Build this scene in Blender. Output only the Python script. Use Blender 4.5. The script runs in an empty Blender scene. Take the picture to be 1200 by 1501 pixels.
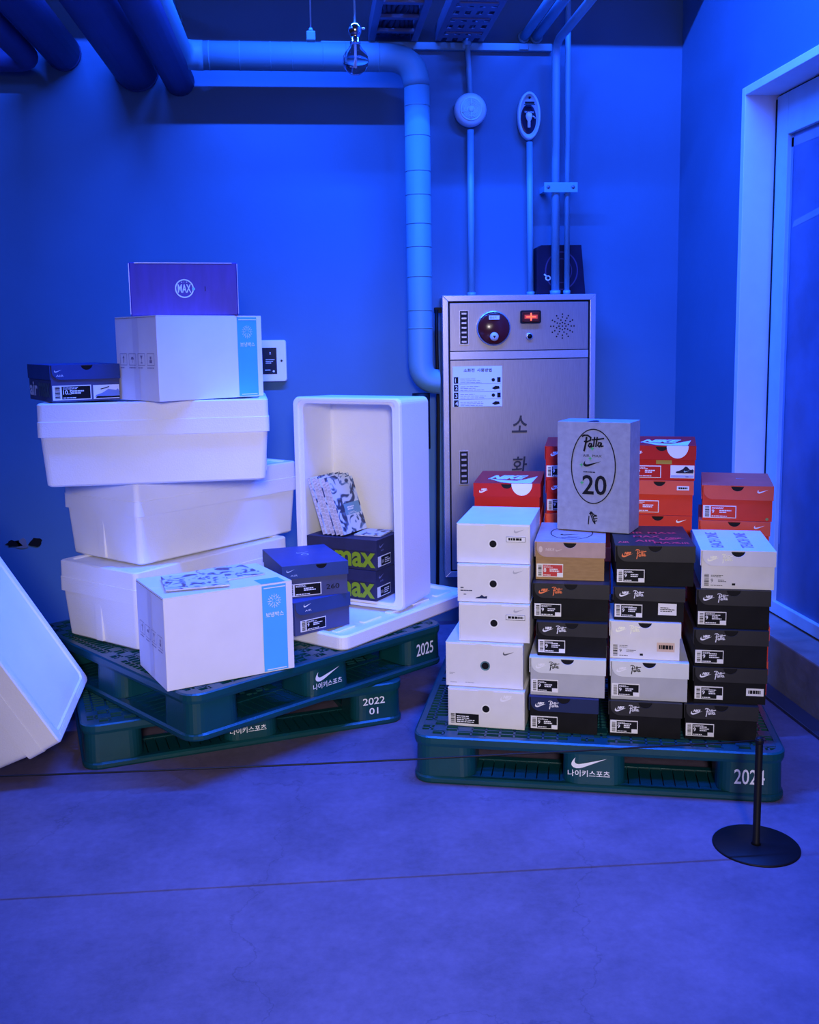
import bpy, bmesh, math, random
from mathutils import Vector, Matrix

random.seed(7)
S = bpy.context.scene
C = S.collection
R = math.radians

# ------------------------------------------------------------------ camera
F, PITCH, YAW, ROLL, PY, EYE = 1475.4, 0.13555, 0.09801, 0.01574, 698.8, 1.36
_f = Vector((math.sin(YAW) * math.cos(PITCH), math.cos(YAW) * math.cos(PITCH), -math.sin(PITCH)))
_r = Vector((math.cos(YAW), -math.sin(YAW), 0))
_d = _f.cross(_r)
RT = math.cos(ROLL) * _r + math.sin(ROLL) * _d
DN = -math.sin(ROLL) * _r + math.cos(ROLL) * _d
cam = bpy.data.cameras.new('camera')
camo = bpy.data.objects.new('camera', cam)
C.objects.link(camo)
camo.matrix_world = Matrix((
    (RT.x, -DN.x, -_f.x, 0), (RT.y, -DN.y, -_f.y, 0), (RT.z, -DN.z, -_f.z, EYE), (0, 0, 0, 1)))
cam.sensor_fit = 'HORIZONTAL'
cam.sensor_width = 36
cam.lens = F / 1200 * 36
cam.shift_y = (PY - 750.5) / 1200
cam.clip_start = 0.05
S.camera = camo


def ray(px, py):
    return RT * ((px - 600) / F) + DN * ((py - PY) / F) + _f


def at_y(px, py, Y):
    d = ray(px, py)
    return Vector((0, 0, EYE)) + d * (Y / d.y)


def at_x(px, py, X):
    d = ray(px, py)
    return Vector((0, 0, EYE)) + d * (X / d.x)


# ------------------------------------------------------------------ world, lights, exposure
w = bpy.data.worlds.new('world')
S.world = w
w.use_nodes = True
bg = w.node_tree.nodes['Background']
bg.inputs[0].default_value = (0.30, 0.26, 0.62, 1)
bg.inputs[1].default_value = 0.035


def area(name, loc, target, sx, sy, col, power):
    l = bpy.data.lights.new(name, 'AREA')
    l.shape = 'RECTANGLE'
    l.size, l.size_y = sx, sy
    l.color = col
    l.energy = power
    o = bpy.data.objects.new(name, l)
    C.objects.link(o)
    o.location = loc
    o.rotation_euler = (Vector(target) - Vector(loc)).to_track_quat('-Z', 'Y').to_euler()
    return o


BLUE = (0.018, 0.110, 1.0)
area('blue_tube_light', (0.3, 3.12, 3.50), (0.3, 3.1201, 0), 2.9, 0.06, BLUE, 465)
area('blue_side_fill', (-1.9, 2.2, 3.3), (-0.6, 3.5, 0.5), 1.0, 0.5, (0.03, 0.13, 1.0), 22)  # added blue fill for the left-facing sides, not a known fixture
area('neutral_fill', (0.2, -2.4, 2.4), (0.1, 3.2, 0.4), 2.4, 1.2, (1.0, 0.86, 0.86), 26)  # added neutral fill from behind the camera, stands for no visible lamp
sl = bpy.data.lights.new('fill_spot', 'SPOT')  # added fill spot, aimed low to lift the box fronts
sl.energy = 590
sl.color = (1.0, 0.90, 0.90)
sl.spot_size = R(38)
sl.spot_blend = 0.9
sl.shadow_soft_size = 0.28
slo = bpy.data.objects.new('fill_spot', sl)
C.objects.link(slo)
slo.location = (0.05, -1.7, 1.95)
slo.rotation_euler = (Vector((0.26, 3.1, 0.30)) - Vector(slo.location)).to_track_quat('-Z', 'Y').to_euler()

S.view_settings.view_transform = 'Standard'
S.view_settings.look = 'None'
S.view_settings.exposure = 0.0
S.view_settings.gamma = 1.0
S.view_settings.use_curve_mapping = False

# ------------------------------------------------------------------ materials
_m = {}


def mat(name, col, rough=0.6, metal=0.0, var=0.06, scale=12.0, bump=0.0, bscale=60.0, emit=None, estr=0.0,
        trans=0.0, spec=0.5, stretch=None, detail=6.0):
    if name in _m:
        return _m[name]
    m = bpy.data.materials.new(name)
    m.use_nodes = True
    nt = m.node_tree
    b = nt.nodes['Principled BSDF']
    b.inputs['Roughness'].default_value = rough
    b.inputs['Metallic'].default_value = metal
    b.inputs['Specular IOR Level'].default_value = spec
    if trans:
        b.inputs['Transmission Weight'].default_value = trans
    if emit:
        b.inputs['Emission Color'].default_value = (*emit, 1)
        b.inputs['Emission Strength'].default_value = estr
    tc = nt.nodes.new('ShaderNodeTexCoord')
    mp = nt.nodes.new('ShaderNodeMapping')
    nt.links.new(tc.outputs['Object'], mp.inputs['Vector'])
    if stretch:
        mp.inputs['Scale'].default_value = stretch
    n = nt.nodes.new('ShaderNodeTexNoise')
    n.inputs['Scale'].default_value = scale
    n.inputs['Detail'].default_value = detail
    nt.links.new(mp.outputs['Vector'], n.inputs['Vector'])
    cr = nt.nodes.new('ShaderNodeValToRGB')
    cr.color_ramp.elements[0].position = 0.3
    cr.color_ramp.elements[1].position = 0.7
    cr.color_ramp.elements[0].color = (*[c * (1 - var) for c in col], 1)
    cr.color_ramp.elements[1].color = (*[min(1, c * (1 + var)) for c in col], 1)
    nt.links.new(n.outputs['Fac'], cr.inputs['Fac'])
    nt.links.new(cr.outputs['Color'], b.inputs['Base Color'])
    if bump:
        n2 = nt.nodes.new('ShaderNodeTexNoise')
        n2.inputs['Scale'].default_value = bscale
        n2.inputs['Detail'].default_value = 3
        nt.links.new(mp.outputs['Vector'], n2.inputs['Vector'])
        bm_ = nt.nodes.new('ShaderNodeBump')
        bm_.inputs['Strength'].default_value = bump
        bm_.inputs['Distance'].default_value = 0.004
        nt.links.new(n2.outputs['Fac'], bm_.inputs['Height'])
        nt.links.new(bm_.outputs['Normal'], b.inputs['Normal'])
    _m[name] = m
    return m


M_WALL = mat('wall_paint', (0.066, 0.165, 0.275), 0.75, var=0.05, scale=3, bump=0.12, bscale=40)
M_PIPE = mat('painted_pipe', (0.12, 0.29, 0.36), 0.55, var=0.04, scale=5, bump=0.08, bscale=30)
M_CEIL = mat('dark_ceiling', (0.02, 0.03, 0.09), 0.85)
M_FOAM = mat('white_foam', (0.86, 0.85, 0.86), 0.62, var=0.025, scale=6, bump=0.22, bscale=190)
M_CARD = mat('white_cardboard', (0.80, 0.77, 0.80), 0.6, var=0.03, scale=9)
M_CARDB = mat('blue_band_print', (0.08, 0.45, 0.85), 0.5, var=0.03)
M_CARDBRN = mat('cardboard_core', (0.35, 0.24, 0.14), 0.8)
M_PAL = mat('green_plastic', (0.002, 0.050, 0.062), 0.36, spec=0.5, var=0.15, scale=8, bump=0.1, bscale=120)
M_WHITEP = mat('white_print', (0.82, 0.82, 0.84), 0.5, var=0.02)
M_BLACKP = mat('black_print', (0.008, 0.008, 0.010), 0.5, var=0.05, spec=0.12)
M_BLACK = mat('matte_black', (0.005, 0.005, 0.007), 0.5, var=0.1, spec=0.2)
M_GREYP = mat('grey_print', (0.42, 0.42, 0.46), 0.5, var=0.02)
M_STEEL = mat('stainless_steel', (0.40, 0.37, 0.38), 0.34, metal=0.75, var=0.08, scale=30, stretch=(12, 12, 0.6))
M_STEELP = mat('polished_steel', (0.72, 0.70, 0.74), 0.25, metal=0.75, var=0.03)
M_CHROME = mat('chrome', (0.75, 0.75, 0.78), 0.12, metal=1.0, var=0.02)

# ------------------------------------------------------------------ mesh helpers


class MB:
    def __init__(self):
        self.v, self.f, self.sm = [], [], []

    def add(self, vs, fs, smooth=False):
        o = len(self.v)
        self.v += [tuple(p) for p in vs]
        self.f += [tuple(i + o for i in q) for q in fs]
        self.sm += [smooth] * len(fs)
        return self

    def box(self, x0, x1, y0, y1, z0, z1):
        return self.add([(x, y, z) for z in (z0, z1) for y in (y0, y1) for x in (x0, x1)],
                        [(0, 2, 3, 1), (4, 5, 7, 6), (0, 1, 5, 4), (2, 6, 7, 3), (0, 4, 6, 2), (1, 3, 7, 5)])

    def loft(self, loops, cap0=True, cap1=True, smooth=False, closed=False):
        n = len(loops[0])
        vs = [p for l in loops for p in l]
        fs = []
        k = len(loops)
        for i in range(k if closed else k - 1):
            a, b = i * n, ((i + 1) % k) * n
            for j in range(n):
                j2 = (j + 1) % n
                fs.append((a + j, a + j2, b + j2, b + j))
        if cap0 and not closed:
            fs.append(tuple(reversed(range(n))))
        if cap1 and not closed:
            fs.append(tuple(range((k - 1) * n, k * n)))
        o = len(self.v)
        self.add(vs, fs, smooth)
        return self

    def tube(self, path, r, n=14, caps=True):
        path = [Vector(p) for p in path]
        rs = r if isinstance(r, (list, tuple)) else [r] * len(path)
        loops = []
        prev = None
        for i, p in enumerate(path):
            t = (path[min(i + 1, len(path) - 1)] - path[max(i - 1, 0)]).normalized()
            if prev is None:
                a = Vector((0, 0, 1)) if abs(t.z) < 0.9 else Vector((1, 0, 0))
                u = t.cross(a).normalized()
            else:
                u = (prev - t * prev.dot(t)).normalized()
            prev = u
            vv = t.cross(u)
            loops.append([p + u * (rs[i] * math.cos(q)) + vv * (rs[i] * math.sin(q))
                          for q in [2 * math.pi * k / n for k in range(n)]])
        return self.loft(loops, caps, caps, smooth=True)

    def cyl(self, p0, p1, r, n=20):
        return self.tube([p0, p1], r, n)

    def lathe(self, prof, c=(0, 0, 0), axis='z', n=28):
        loops = []
        for r, h in prof:
            l = []
            for k in range(n):
                q = 2 * math.pi * k / n
                a, b = max(r, 1e-5) * math.cos(q), max(r, 1e-5) * math.sin(q)
                p = (a, b, h) if axis == 'z' else (a, -h, b)
                l.append((p[0] + c[0], p[1] + c[1], p[2] + c[2]))
            loops.append(l)
        return self.loft(loops, True, True, smooth=True)

    def prism(self, pts, y0, y1):
        """outline in x,z (front view), extruded y0 (front) .. y1 (back)"""
        n = len(pts)
        vs = [(x, y0, z) for x, z in pts] + [(x, y1, z) for x, z in pts]
        fs = [tuple(range(n)), tuple(reversed(range(n, 2 * n)))]
        fs += [(i, i + n, (i + 1) % n + n, (i + 1) % n) for i in range(n)]
        return self.add(vs, fs)

    def mesh(self, name, m, bevel=0.0, seg=2, flip=True):
        me = bpy.data.meshes.new(name)
        me.from_pydata(self.v, [], self.f)
        me.polygons.foreach_set('use_smooth', self.sm)
        bm = bmesh.new()
        bm.from_mesh(me)
        bmesh.ops.recalc_face_normals(bm, faces=bm.faces)
        if bevel:
            bmesh.ops.bevel(bm, geom=[e for e in bm.edges if e.is_manifold and e.calc_face_angle(0) > 0.5],
                            offset=bevel, segments=seg, affect='EDGES', profile=0.6)
        bm.to_mesh(me)
        bm.free()
        me.materials.append(m)
        return me

    def build(self, name, m, parent=None, bevel=0.0, seg=2):
        me = self.mesh(name, m, bevel, seg)
        o = bpy.data.objects.new(name, me)
        C.objects.link(o)
        o.parent = parent
        return o


def rr(wd, dp, r, z, n=5, cx=0.0, cy=0.0):
    """rounded rectangle loop in xy at height z"""
    pts = []
    for sx, sy, a0 in ((1, 1, 0), (-1, 1, 90), (-1, -1, 180), (1, -1, 270)):
        for k in range(n + 1):
            q = R(a0 + 90 * k / n)
            pts.append((cx + sx * (wd / 2 - r) + r * math.cos(q), cy + sy * (dp / 2 - r) + r * math.sin(q), z))
    return pts


def rrf(x0, x1, z0, z1, r, y, n=4):
    return [(p[0], y, p[1]) for p in rr(x1 - x0, z1 - z0, r, 0, n, (x0 + x1) / 2, (z0 + z1) / 2)]


def empty(name, label, cat, loc=(0, 0, 0), yaw=0.0, group=None):
    o = bpy.data.objects.new(name, None)
    C.objects.link(o)
    o.empty_display_size = 0.05
    o.location = loc
    o.rotation_euler = (0, 0, R(yaw))
    return tag(o, label, cat, group)


def tag(o, label, cat=None, group=None):
    o['label'] = label
    if cat:
        o['category'] = cat
    if group:
        o['group'] = group
    return o


def struct(o, label=None):
    o['kind'] = 'structure'
    if label:
        o['label'] = label
    return o


# ------------------------------------------------------------------ flat print
_tc = {}


def text2d(s, shear=0.0, bold=0.0):
    key = (s, shear, bold)
    if key not in _tc:
        cu = bpy.data.curves.new('t', 'FONT')
        cu.body = s
        cu.shear = shear
        cu.offset = bold
        cu.resolution_u = 3
        o = bpy.data.objects.new('t', cu)
        C.objects.link(o)
        bpy.context.view_layer.update()
        me = o.evaluated_get(bpy.context.evaluated_depsgraph_get()).to_mesh()
        vs = [(v.co.x, v.co.y) for v in me.vertices]
        fs = [tuple(p.vertices) for p in me.polygons]
        bpy.data.objects.remove(o)
        bpy.data.curves.remove(cu)
        x0, y0 = min(v[0] for v in vs), min(v[1] for v in vs)
        x1, y1 = max(v[0] for v in vs), max(v[1] for v in vs)
        _tc[key] = ([((a - x0) / (x1 - x0), (b - y0) / (y1 - y0)) for a, b in vs], fs, (x1 - x0) / (y1 - y0))
    return _tc[key]


SW = [(1, .355), (.75, .235), (.5, .115), (.33, .035), (.23, .005), (.14, 0), (.06, .03), (.012, .09), (.005, .16),
      (.035, .24), (.08, .31), (.125, .36), (.10, .29), (.095, .225), (.115, .175), (.16, .145), (.22, .14),
      (.30, .155), (.5, .21), (.75, .28)]
PATTA = [([(.0, .93), (.08, 1.0), (.25, 1.0), (.40, .86), (.38, .68), (.22, .58), (.10, .60)], .06),
         ([(.20, .86), (.16, .45), (.09, .0)], .07),
         ([(.44, .46), (.34, .48), (.29, .32), (.36, .24), (.44, .44), (.43, .26), (.50, .30)], .05),
         ([(.58, .88), (.53, .30)], .055), ([(.70, .88), (.64, .30)], .055), ([(.46, .72), (.75, .76), (1.0, .82)], .055),
         ([(.88, .54), (.77, .54), (.73, .36), (.80, .28), (.90, .52), (.88, .30), (.98, .34)], .05)]


class Print:
    def __init__(self):
        self.v, self.f = [], []

    def raw(self, vs, fs):
        o = len(self.v)
        self.v += vs
        self.f += [tuple(i + o for i in q) for q in fs]
        return self

    def rect(self, a, b, c, d):
        return self.raw([(a, b), (c, b), (c, d), (a, d)], [(0, 1, 2, 3)])

    def poly(self, pts):
        return self.raw(list(pts), [tuple(range(len(pts)))])

    def text(self, s, u, v, h=None, wd=None, shear=0.0, bold=0.0, rot=0):
        vs, fs, asp = text2d(s, shear, bold)
        if h is None:
            h = wd / asp
        if wd is None:
            wd = h * asp
        if rot == 90:
            return self.raw([(u - b * h, v + a * wd) for a, b in vs], fs)
        return self.raw([(u + a * wd, v + b * h) for a, b in vs], fs)

    def swoosh(self, u, v, wd, hk=1.0):
        pts = SW
        n = len(pts)
        vs = [(u + a * wd, v + b * wd * hk) for a, b in pts]
        # quads strip between lower and upper contour
        lo = list(range(0, 12))
        up = [0] + list(range(n - 1, 11, -1))
        fs = []
        i = j = 0
        while i < len(lo) - 1 or j < len(up) - 1:
            if j == len(up) - 1 or (i < len(lo) - 1 and i / (len(lo) - 1) <= j / (len(up) - 1)):
                t = (lo[i], up[j], lo[i + 1])
                i += 1
            else:
                t = (lo[i], up[j], up[j + 1])
                j += 1
            if len(set(t)) == 3:
                fs.append(t)
        return self.raw(vs, fs)

    def ring(self, cu, cv, ru, rv, t, n=40):
        vs = []
        for k in range(n):
            q = 2 * math.pi * k / n
            vs += [(cu + ru * math.cos(q), cv + rv * math.sin(q)), (cu + (ru - t) * math.cos(q), cv + (rv - t) * math.sin(q))]
        return self.raw(vs, [(2 * k, 2 * ((k + 1) % n), 2 * ((k + 1) % n) + 1, 2 * k + 1) for k in range(n)])

    def disc(self, cu, cv, r, n=24, rv=None):
        rv = rv or r
        return self.poly([(cu + r * math.cos(2 * math.pi * k / n), cv + rv * math.sin(2 * math.pi * k / n)) for k in range(n)])

    def stroke(self, pts, wd):
        for (a, b), (c, d) in zip(pts[:-1], pts[1:]):
            l = math.hypot(c - a, d - b) or 1
            ex, ey = (c - a) / l * wd * .35, (d - b) / l * wd * .35
            nx, ny = -(d - b) / l * wd / 2, (c - a) / l * wd / 2
            a_, b_, c_, d_ = a - ex, b - ey, c + ex, d + ey
            self.raw([(a_ - nx, b_ - ny), (c_ - nx, d_ - ny), (c_ + nx, d_ + ny), (a_ + nx, b_ + ny)], [(0, 1, 2, 3)])
        return self

    def patta(self, u, v, wd, h):
        for pts, t in PATTA:
            self.stroke([(u + a * wd, v + b * h) for a, b in pts], t * wd * 1.25)
        return self

    def nike(self, u, v, wd):
        self.text('NIKE', u + wd * .22, v + wd * .25, h=wd * .24, wd=wd * .62, shear=0.35, bold=0.06)
        return self.swoosh(u, v, wd)

    def lines(self, u0, v0, u1, v1, n, t=.45):
        hh = (v1 - v0) / n
        for k in range(n):
            b = v0 + hh * k
            x = u0
            e = u0 + (u1 - u0) * random.uniform(.55, 1)
            while x < e:
                l = (u1 - u0) * random.uniform(.08, .22)
                self.rect(x, b, min(x + l, e), b + hh * t)
                x += l + (u1 - u0) * .03
        return self

    def build(self, name, m, parent, org=(0, 0, 0), U=(1, 0, 0), V=(0, 0, 1), off=0.0008, label=None):
        U, V, o = Vector(U), Vector(V), Vector(org)
        N = U.cross(V)
        me = bpy.data.meshes.new(name)
        me.from_pydata([o + U * a + V * b + N * off for a, b in self.v], [], self.f)
        me.materials.append(m)
        ob = bpy.data.objects.new(name, me)
        C.objects.link(ob)
        ob.parent = parent
        if label:
            ob['label'] = label
        return ob


FRONT = dict(U=(1, 0, 0), V=(0, 0, 1))
TOP = dict(U=(1, 0, 0), V=(0, 1, 0))
LEFT = dict(U=(0, -1, 0), V=(0, 0, 1))
RIGHT = dict(U=(0, 1, 0), V=(0, 0, 1))

# ================================================================== THE ROOM
WY, WX = 4.72, 1.76      # back wall, right wall

# floor: two concrete slabs with a narrow sawn joint between them
def floor_mat():
    m = bpy.data.materials.new('concrete_floor')
    m.use_nodes = True
    nt = m.node_tree
    b = nt.nodes['Principled BSDF']
    b.inputs['Roughness'].default_value = 0.55
    tc = nt.nodes.new('ShaderNodeTexCoord')

    def noise(sc, det, ro=.6):
        n = nt.nodes.new('ShaderNodeTexNoise')
        n.inputs['Scale'].default_value = sc
        n.inputs['Detail'].default_value = det
        n.inputs['Roughness'].default_value = ro
        nt.links.new(tc.outputs['Object'], n.inputs['Vector'])
        return n
    a, c, e = noise(1.6, 8), noise(38, 8, .75), noise(5, 6)
    mx = nt.nodes.new('ShaderNodeMix')
    mx.inputs[0].default_value = 0.42
    nt.links.new(a.outputs['Fac'], mx.inputs[2])
    nt.links.new(c.outputs['Fac'], mx.inputs[3])
    mx2 = nt.nodes.new('ShaderNodeMix')
    mx2.inputs[0].default_value = 0.3
    nt.links.new(mx.outputs[0], mx2.inputs[2])
    nt.links.new(e.outputs['Fac'], mx2.inputs[3])
    cr = nt.nodes.new('ShaderNodeValToRGB')
    cr.color_ramp.elements[0].position = 0.36
    cr.color_ramp.elements[0].color = (0.070, 0.056, 0.090, 1)
    cr.color_ramp.elements[1].position = 0.64
    cr.color_ramp.elements[1].color = (0.175, 0.135, 0.215, 1)
    nt.links.new(mx2.outputs[0], cr.inputs['Fac'])
    # hairline cracks
    vo = nt.nodes.new('ShaderNodeTexVoronoi')
    vo.feature = 'DISTANCE_TO_EDGE'
    vo.inputs['Scale'].default_value = 0.9
    add = nt.nodes.new('ShaderNodeVectorMath')
    add.operation = 'ADD'
    nz = noise(3, 6)
    sc = nt.nodes.new('ShaderNodeVectorMath')
    sc.operation = 'SCALE'
    sc.inputs['Scale'].default_value = 0.5
    nt.links.new(nz.outputs['Color'], sc.inputs[0])
    nt.links.new(tc.outputs['Object'], add.inputs[0])
    nt.links.new(sc.outputs[0], add.inputs[1])
    nt.links.new(add.outputs[0], vo.inputs['Vector'])
    c2 = nt.nodes.new('ShaderNodeValToRGB')
    c2.color_ramp.elements[0].position = 0.0
    c2.color_ramp.elements[0].color = (0.72, 0.72, 0.72, 1)
    c2.color_ramp.elements[1].position = 0.004
    c2.color_ramp.elements[1].color = (1, 1, 1, 1)
    nt.links.new(vo.outputs['Distance'], c2.inputs['Fac'])
    mu = nt.nodes.new('ShaderNodeMix')
    mu.data_type = 'RGBA'
    mu.blend_type = 'MULTIPLY'
    mu.inputs[0].default_value = 1
    nt.links.new(cr.outputs['Color'], mu.inputs[6])
    nt.links.new(c2.outputs['Color'], mu.inputs[7])
    nt.links.new(mu.outputs[2], b.inputs['Base Color'])
    bu = nt.nodes.new('ShaderNodeBump')
    bu.inputs['Strength'].default_value = 0.25
    bu.inputs['Distance'].default_value = 0.004
    nt.links.new(c.outputs['Fac'], bu.inputs['Height'])
    nt.links.new(bu.outputs['Normal'], b.inputs['Normal'])
    return m


M_FLOOR = floor_mat()


fx0, fx1, fy0, fy1 = -4.5, 3.2, -3.0, WY + 0.2
flo = MB().box(fx0, fx1, fy0, fy1, -0.12, 0).build('floor', M_FLOOR)
struct(flo, 'bare scuffed concrete floor')

struct(MB().box(-4.5, WX + .9, WY, WY + 0.2, -0.1, 4.0).build('wall_back', M_WALL), 'plain painted wall behind the pallets')

# right wall with the door opening
DY = at_x(1082, 400, WX).y            # far edge of the frame
DZ = at_x(1097, 126, WX).z            # top of the frame
KZ = 0.205                            # concrete kerb
FD1 = DY - 0.032
D0 = FD1 - 1.0
wr = MB()
wr.box(WX, WX + .3, DY + .0005, WY, KZ, 4.0)
wr.box(WX, WX + .3, D0 - .0325, DY + .0005, DZ + .0005, 4.0)
wr.box(WX, WX + .3, -1.0, D0 - .0325, KZ, 4.0)
MB().box(WX + .22, WX + .3, D0 - .03, DY, KZ, DZ)
wr_o = struct(wr.build('wall_right', M_WALL), 'plain painted side wall around the door')
M_KERB = mat('kerb_concrete', (0.20, 0.19, 0.20), 0.85, var=0.25, scale=9, bump=0.5, bscale=30)
M_GLOSS = mat('gloss_strip', (0.03, 0.035, 0.06), 0.3, var=0.1)
struct(MB().box(WX - .012, WX + .3, -1.0, WY, 0, KZ).build('trim_1', M_KERB, bevel=.006), 'rough concrete kerb under the door')
struct(MB().box(WX - .085, WX - .0125, -1.0, WY, 0, .012).build('trim_2', M_GLOSS, bevel=.003), 'dark glossy strip along the kerb')

M_DOORF = mat('door_frame_paint', (0.78, 0.76, 0.80), 0.45, var=0.03)
M_DOOR = mat('door_leaf_paint', (0.42, 0.60, 0.70), 0.4, var=0.05)
M_PANE = mat('door_panel', (0.06, 0.12, 0.26), 0.35, var=0.25, scale=5)
dr = struct(bpy.data.objects.new('door_1', None), 'pale framed door with a large dark panel, on a kerb')
C.objects.link(dr)
fr = MB()
DP = 0.135
fr.box(WX - .006, WX + DP, FD1, DY, KZ, DZ)
fr.box(WX - .006, WX + DP, D0 - .032, D0, KZ, DZ)
fr.box(WX - .006, WX + DP, D0, FD1, DZ - .032, DZ)
fr.build('door_frame', M_DOORF, dr, bevel=.002)
lx = WX + DP - .012
lf = MB()
st = 0.10
lf.box(lx, lx + .045, FD1 - .006 - st, FD1 - .006, KZ + .01, DZ - .04)
lf.box(lx, lx + .045, D0 + .006, D0 + .006 + st, KZ + .01, DZ - .04)
lf.box(lx, lx + .045, D0 + .006 + st, FD1 - .006 - st, DZ - .04 - .16, DZ - .04)
lf.box(lx, lx + .045, D0 + .006 + st, FD1 - .006 - st, KZ + .01, KZ + .06)
lf.build('door_leaf', M_DOOR, dr, bevel=.003)
pn = MB().box(lx + .018, lx + .03, D0 + st, FD1 - st, KZ + .05, DZ - .19).build('door_panel', M_PANE, dr)
tp = Print()
c0 = FD1 - .006 - st
tz = DZ - .04 - .16
tp.rect(-(c0), KZ + .3, -(c0 - .018), tz)
tp.rect(-(c0), tz - .05, -(c0 - .6), tz - .015)
tp.poly([(-(c0 - .03), tz - .36), (-(c0 - .5), tz - .30), (-(c0 - .5), tz - .27), (-(c0 - .04), tz - .335)])
tp.build('tape_strip', mat('clear_tape', (0.20, 0.26, 0.42), 0.25), pn, (lx + .018, 0, 0), U=(0, -1, 0), V=(0, 0, 1), label='translucent tape strips')
MB().box(lx - .004, lx, FD1 - .012, FD1 - .0061, KZ + .02, DZ - .05).build('door_seal', M_BLACK, dr)
MB().box(WX - .010, WX - .0065, FD1 + .003, DY - .004, KZ + .004, KZ + .235).build(
    'bare_wood_edge', mat('bare_wood', (0.55, 0.42, 0.22), 0.7), dr)

struct(MB().box(-4.5, WX + .9, -3.0, WY + .2, 3.9, 4.0).build('ceiling', M_CEIL), 'dark high ceiling')
struct(MB().box(-4.5, WX - .002, 4.10, 4.30, 2.995, 3.3).build('shade_beam', M_CEIL), 'unseen beam added to shade the top of the back wall')  # out-of-view blocker, added to darken the top of the wall

# chipped spots low on the back wall
ch = []
for (px, py, sx, sz) in ((20, 797, .045, .022), (33, 798, .03, .03), (52, 795, .04, .026)):
    p = at_y(px, py, WY)
    pts = []
    for k in range(14):
        q = 2 * math.pi * k / 14
        rr_ = random.uniform(.55, 1.1)
        pts.append((p.x + sx * rr_ * math.cos(q), p.z + sz * rr_ * math.sin(q)))
    ch.append(pts)
wb = bpy.data.objects['wall_back']
for k, pts in enumerate(ch):
    MB().prism(pts, WY - .003, WY - .0005).build('wall_chip', [M_BLACK, M_KERB, M_BLACK][k], wb)

# ================================================================== PIPES AND CEILING SERVICES


def bend(p0, pc, p1, n=8):
    """quarter bend by quadratic curve"""
    return [Vector(p0) * (1 - t) ** 2 + Vector(pc) * (2 * t * (1 - t)) + Vector(p1) * t ** 2 for t in [k / n for k in range(n + 1)]]


PO = 0.22                                   # insulated pipe stands off the wall
YP = WY - PO
pr = 0.060
hp0 = at_y(262, 81, YP)
hz = hp0.z
vx = at_y(613, 300, YP).x
vr = 0.055
vb = at_y(617, 560, YP).z
pipe = empty('insulated_pipe', 'thick wrapped pipe running along the wall, bending down to steel cabinet', 'pipe', (vx, YP, 0))


def rel(pts, o):
    return [Vector(p) - Vector(o) for p in pts]


po = (vx, YP, 0)
hpath = [(hp0.x, 2.2, hz + .004)] + [(hp0.x, YP - .1, hz)] + bend((hp0.x, YP - .1, hz), (hp0.x, YP, hz), (hp0.x + .1, YP, hz))[1:]
MB().tube(rel(hpath, po), pr, 18).build('pipe_section', M_PIPE, pipe)
hpath2 = [(hp0.x + .098, YP, hz), (vx - .12, YP, hz)] + bend((vx - .12, YP, hz), (vx, YP, hz), (vx, YP, hz - .12))[1:]
MB().tube(rel(hpath2, po), [pr - .002] * (len(hpath2) - 1) + [pr - .004], 18).build('pipe_section', M_PIPE, pipe)
CX0 = at_y(648, 434, WY - .18).x
vpath = [(vx, YP, hz - .118), (vx, YP, vb + .09)] + bend((vx, YP, vb + .09), (vx, YP, vb), (vx + .08, YP, vb))[1:] + [(CX0 - .004, WY - .09 - .13, vb)]
vpath[-1] = (vx + .082, YP, vb)
MB().tube(rel(vpath, po), vr, 18).build('pipe_section', M_PIPE, pipe)
MB().tube(rel([(vx, YP, vb - .05), (vx, YP, vb - .3)], po), .04, 14).build('valve_body', M_BLACK, pipe)
for k in range(9):
    z = hz - .22 - k * .12 + random.uniform(-.03, .03)
    if z > vb + .12:
        MB().tube(rel([(vx, YP, z), (vx, YP, z + .004)], po), vr + .0012, 18).build('wrap_seam', M_PIPE, pipe)
for k in range(8):
    x = hp0.x + .14 + k * .115 + random.uniform(-.02, .02)
    if x < vx - .14:
        MB().tube(rel([(x, YP, hz), (x + .004, YP, hz)], po), pr - .0006, 18).build('wrap_seam', M_PIPE, pipe)

# wrapped pipes that come forward from the back wall
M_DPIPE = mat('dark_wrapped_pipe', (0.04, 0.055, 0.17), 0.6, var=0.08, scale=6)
p = at_y(263, 119, WY)
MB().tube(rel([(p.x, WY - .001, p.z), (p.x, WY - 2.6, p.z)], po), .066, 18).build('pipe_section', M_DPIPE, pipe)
M_FOAMR = mat('foam_residue', (0.6, 0.55, 0.55), 0.8, var=0.2)
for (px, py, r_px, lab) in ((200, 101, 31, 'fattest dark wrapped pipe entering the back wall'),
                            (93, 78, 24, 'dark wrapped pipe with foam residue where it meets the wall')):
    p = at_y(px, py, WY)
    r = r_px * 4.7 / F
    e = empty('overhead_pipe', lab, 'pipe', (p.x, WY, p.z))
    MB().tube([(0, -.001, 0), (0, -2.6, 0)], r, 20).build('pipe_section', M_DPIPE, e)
    if px == 92:
        for (dx, dz, s) in ((-.015, -r - .012, .02), (.02, -r - .004, .012), (-.05, -r + .006, .012)):
            l = MB()
            pts = [(dx + s * random.uniform(.6, 1.2) * math.cos(2 * math.pi * k / 9), dz + s * .7 * random.uniform(.6, 1.2) * math.sin(2 * math.pi * k / 9)) for k in range(9)]
            l.prism(pts, -.02, -.001).build('foam_residue', M_FOAMR, e)
    MB().tube([(0, -.03, 0), (0, -.012, 0)], r * 1.02, 20).build('end_collar', M_DPIPE, e)
p = at_y(43, 87, WY - .09)
e = empty('overhead_pipe', 'dark wrapped pipe that elbows away along the wall beyond the others', 'pipe', p)
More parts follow.
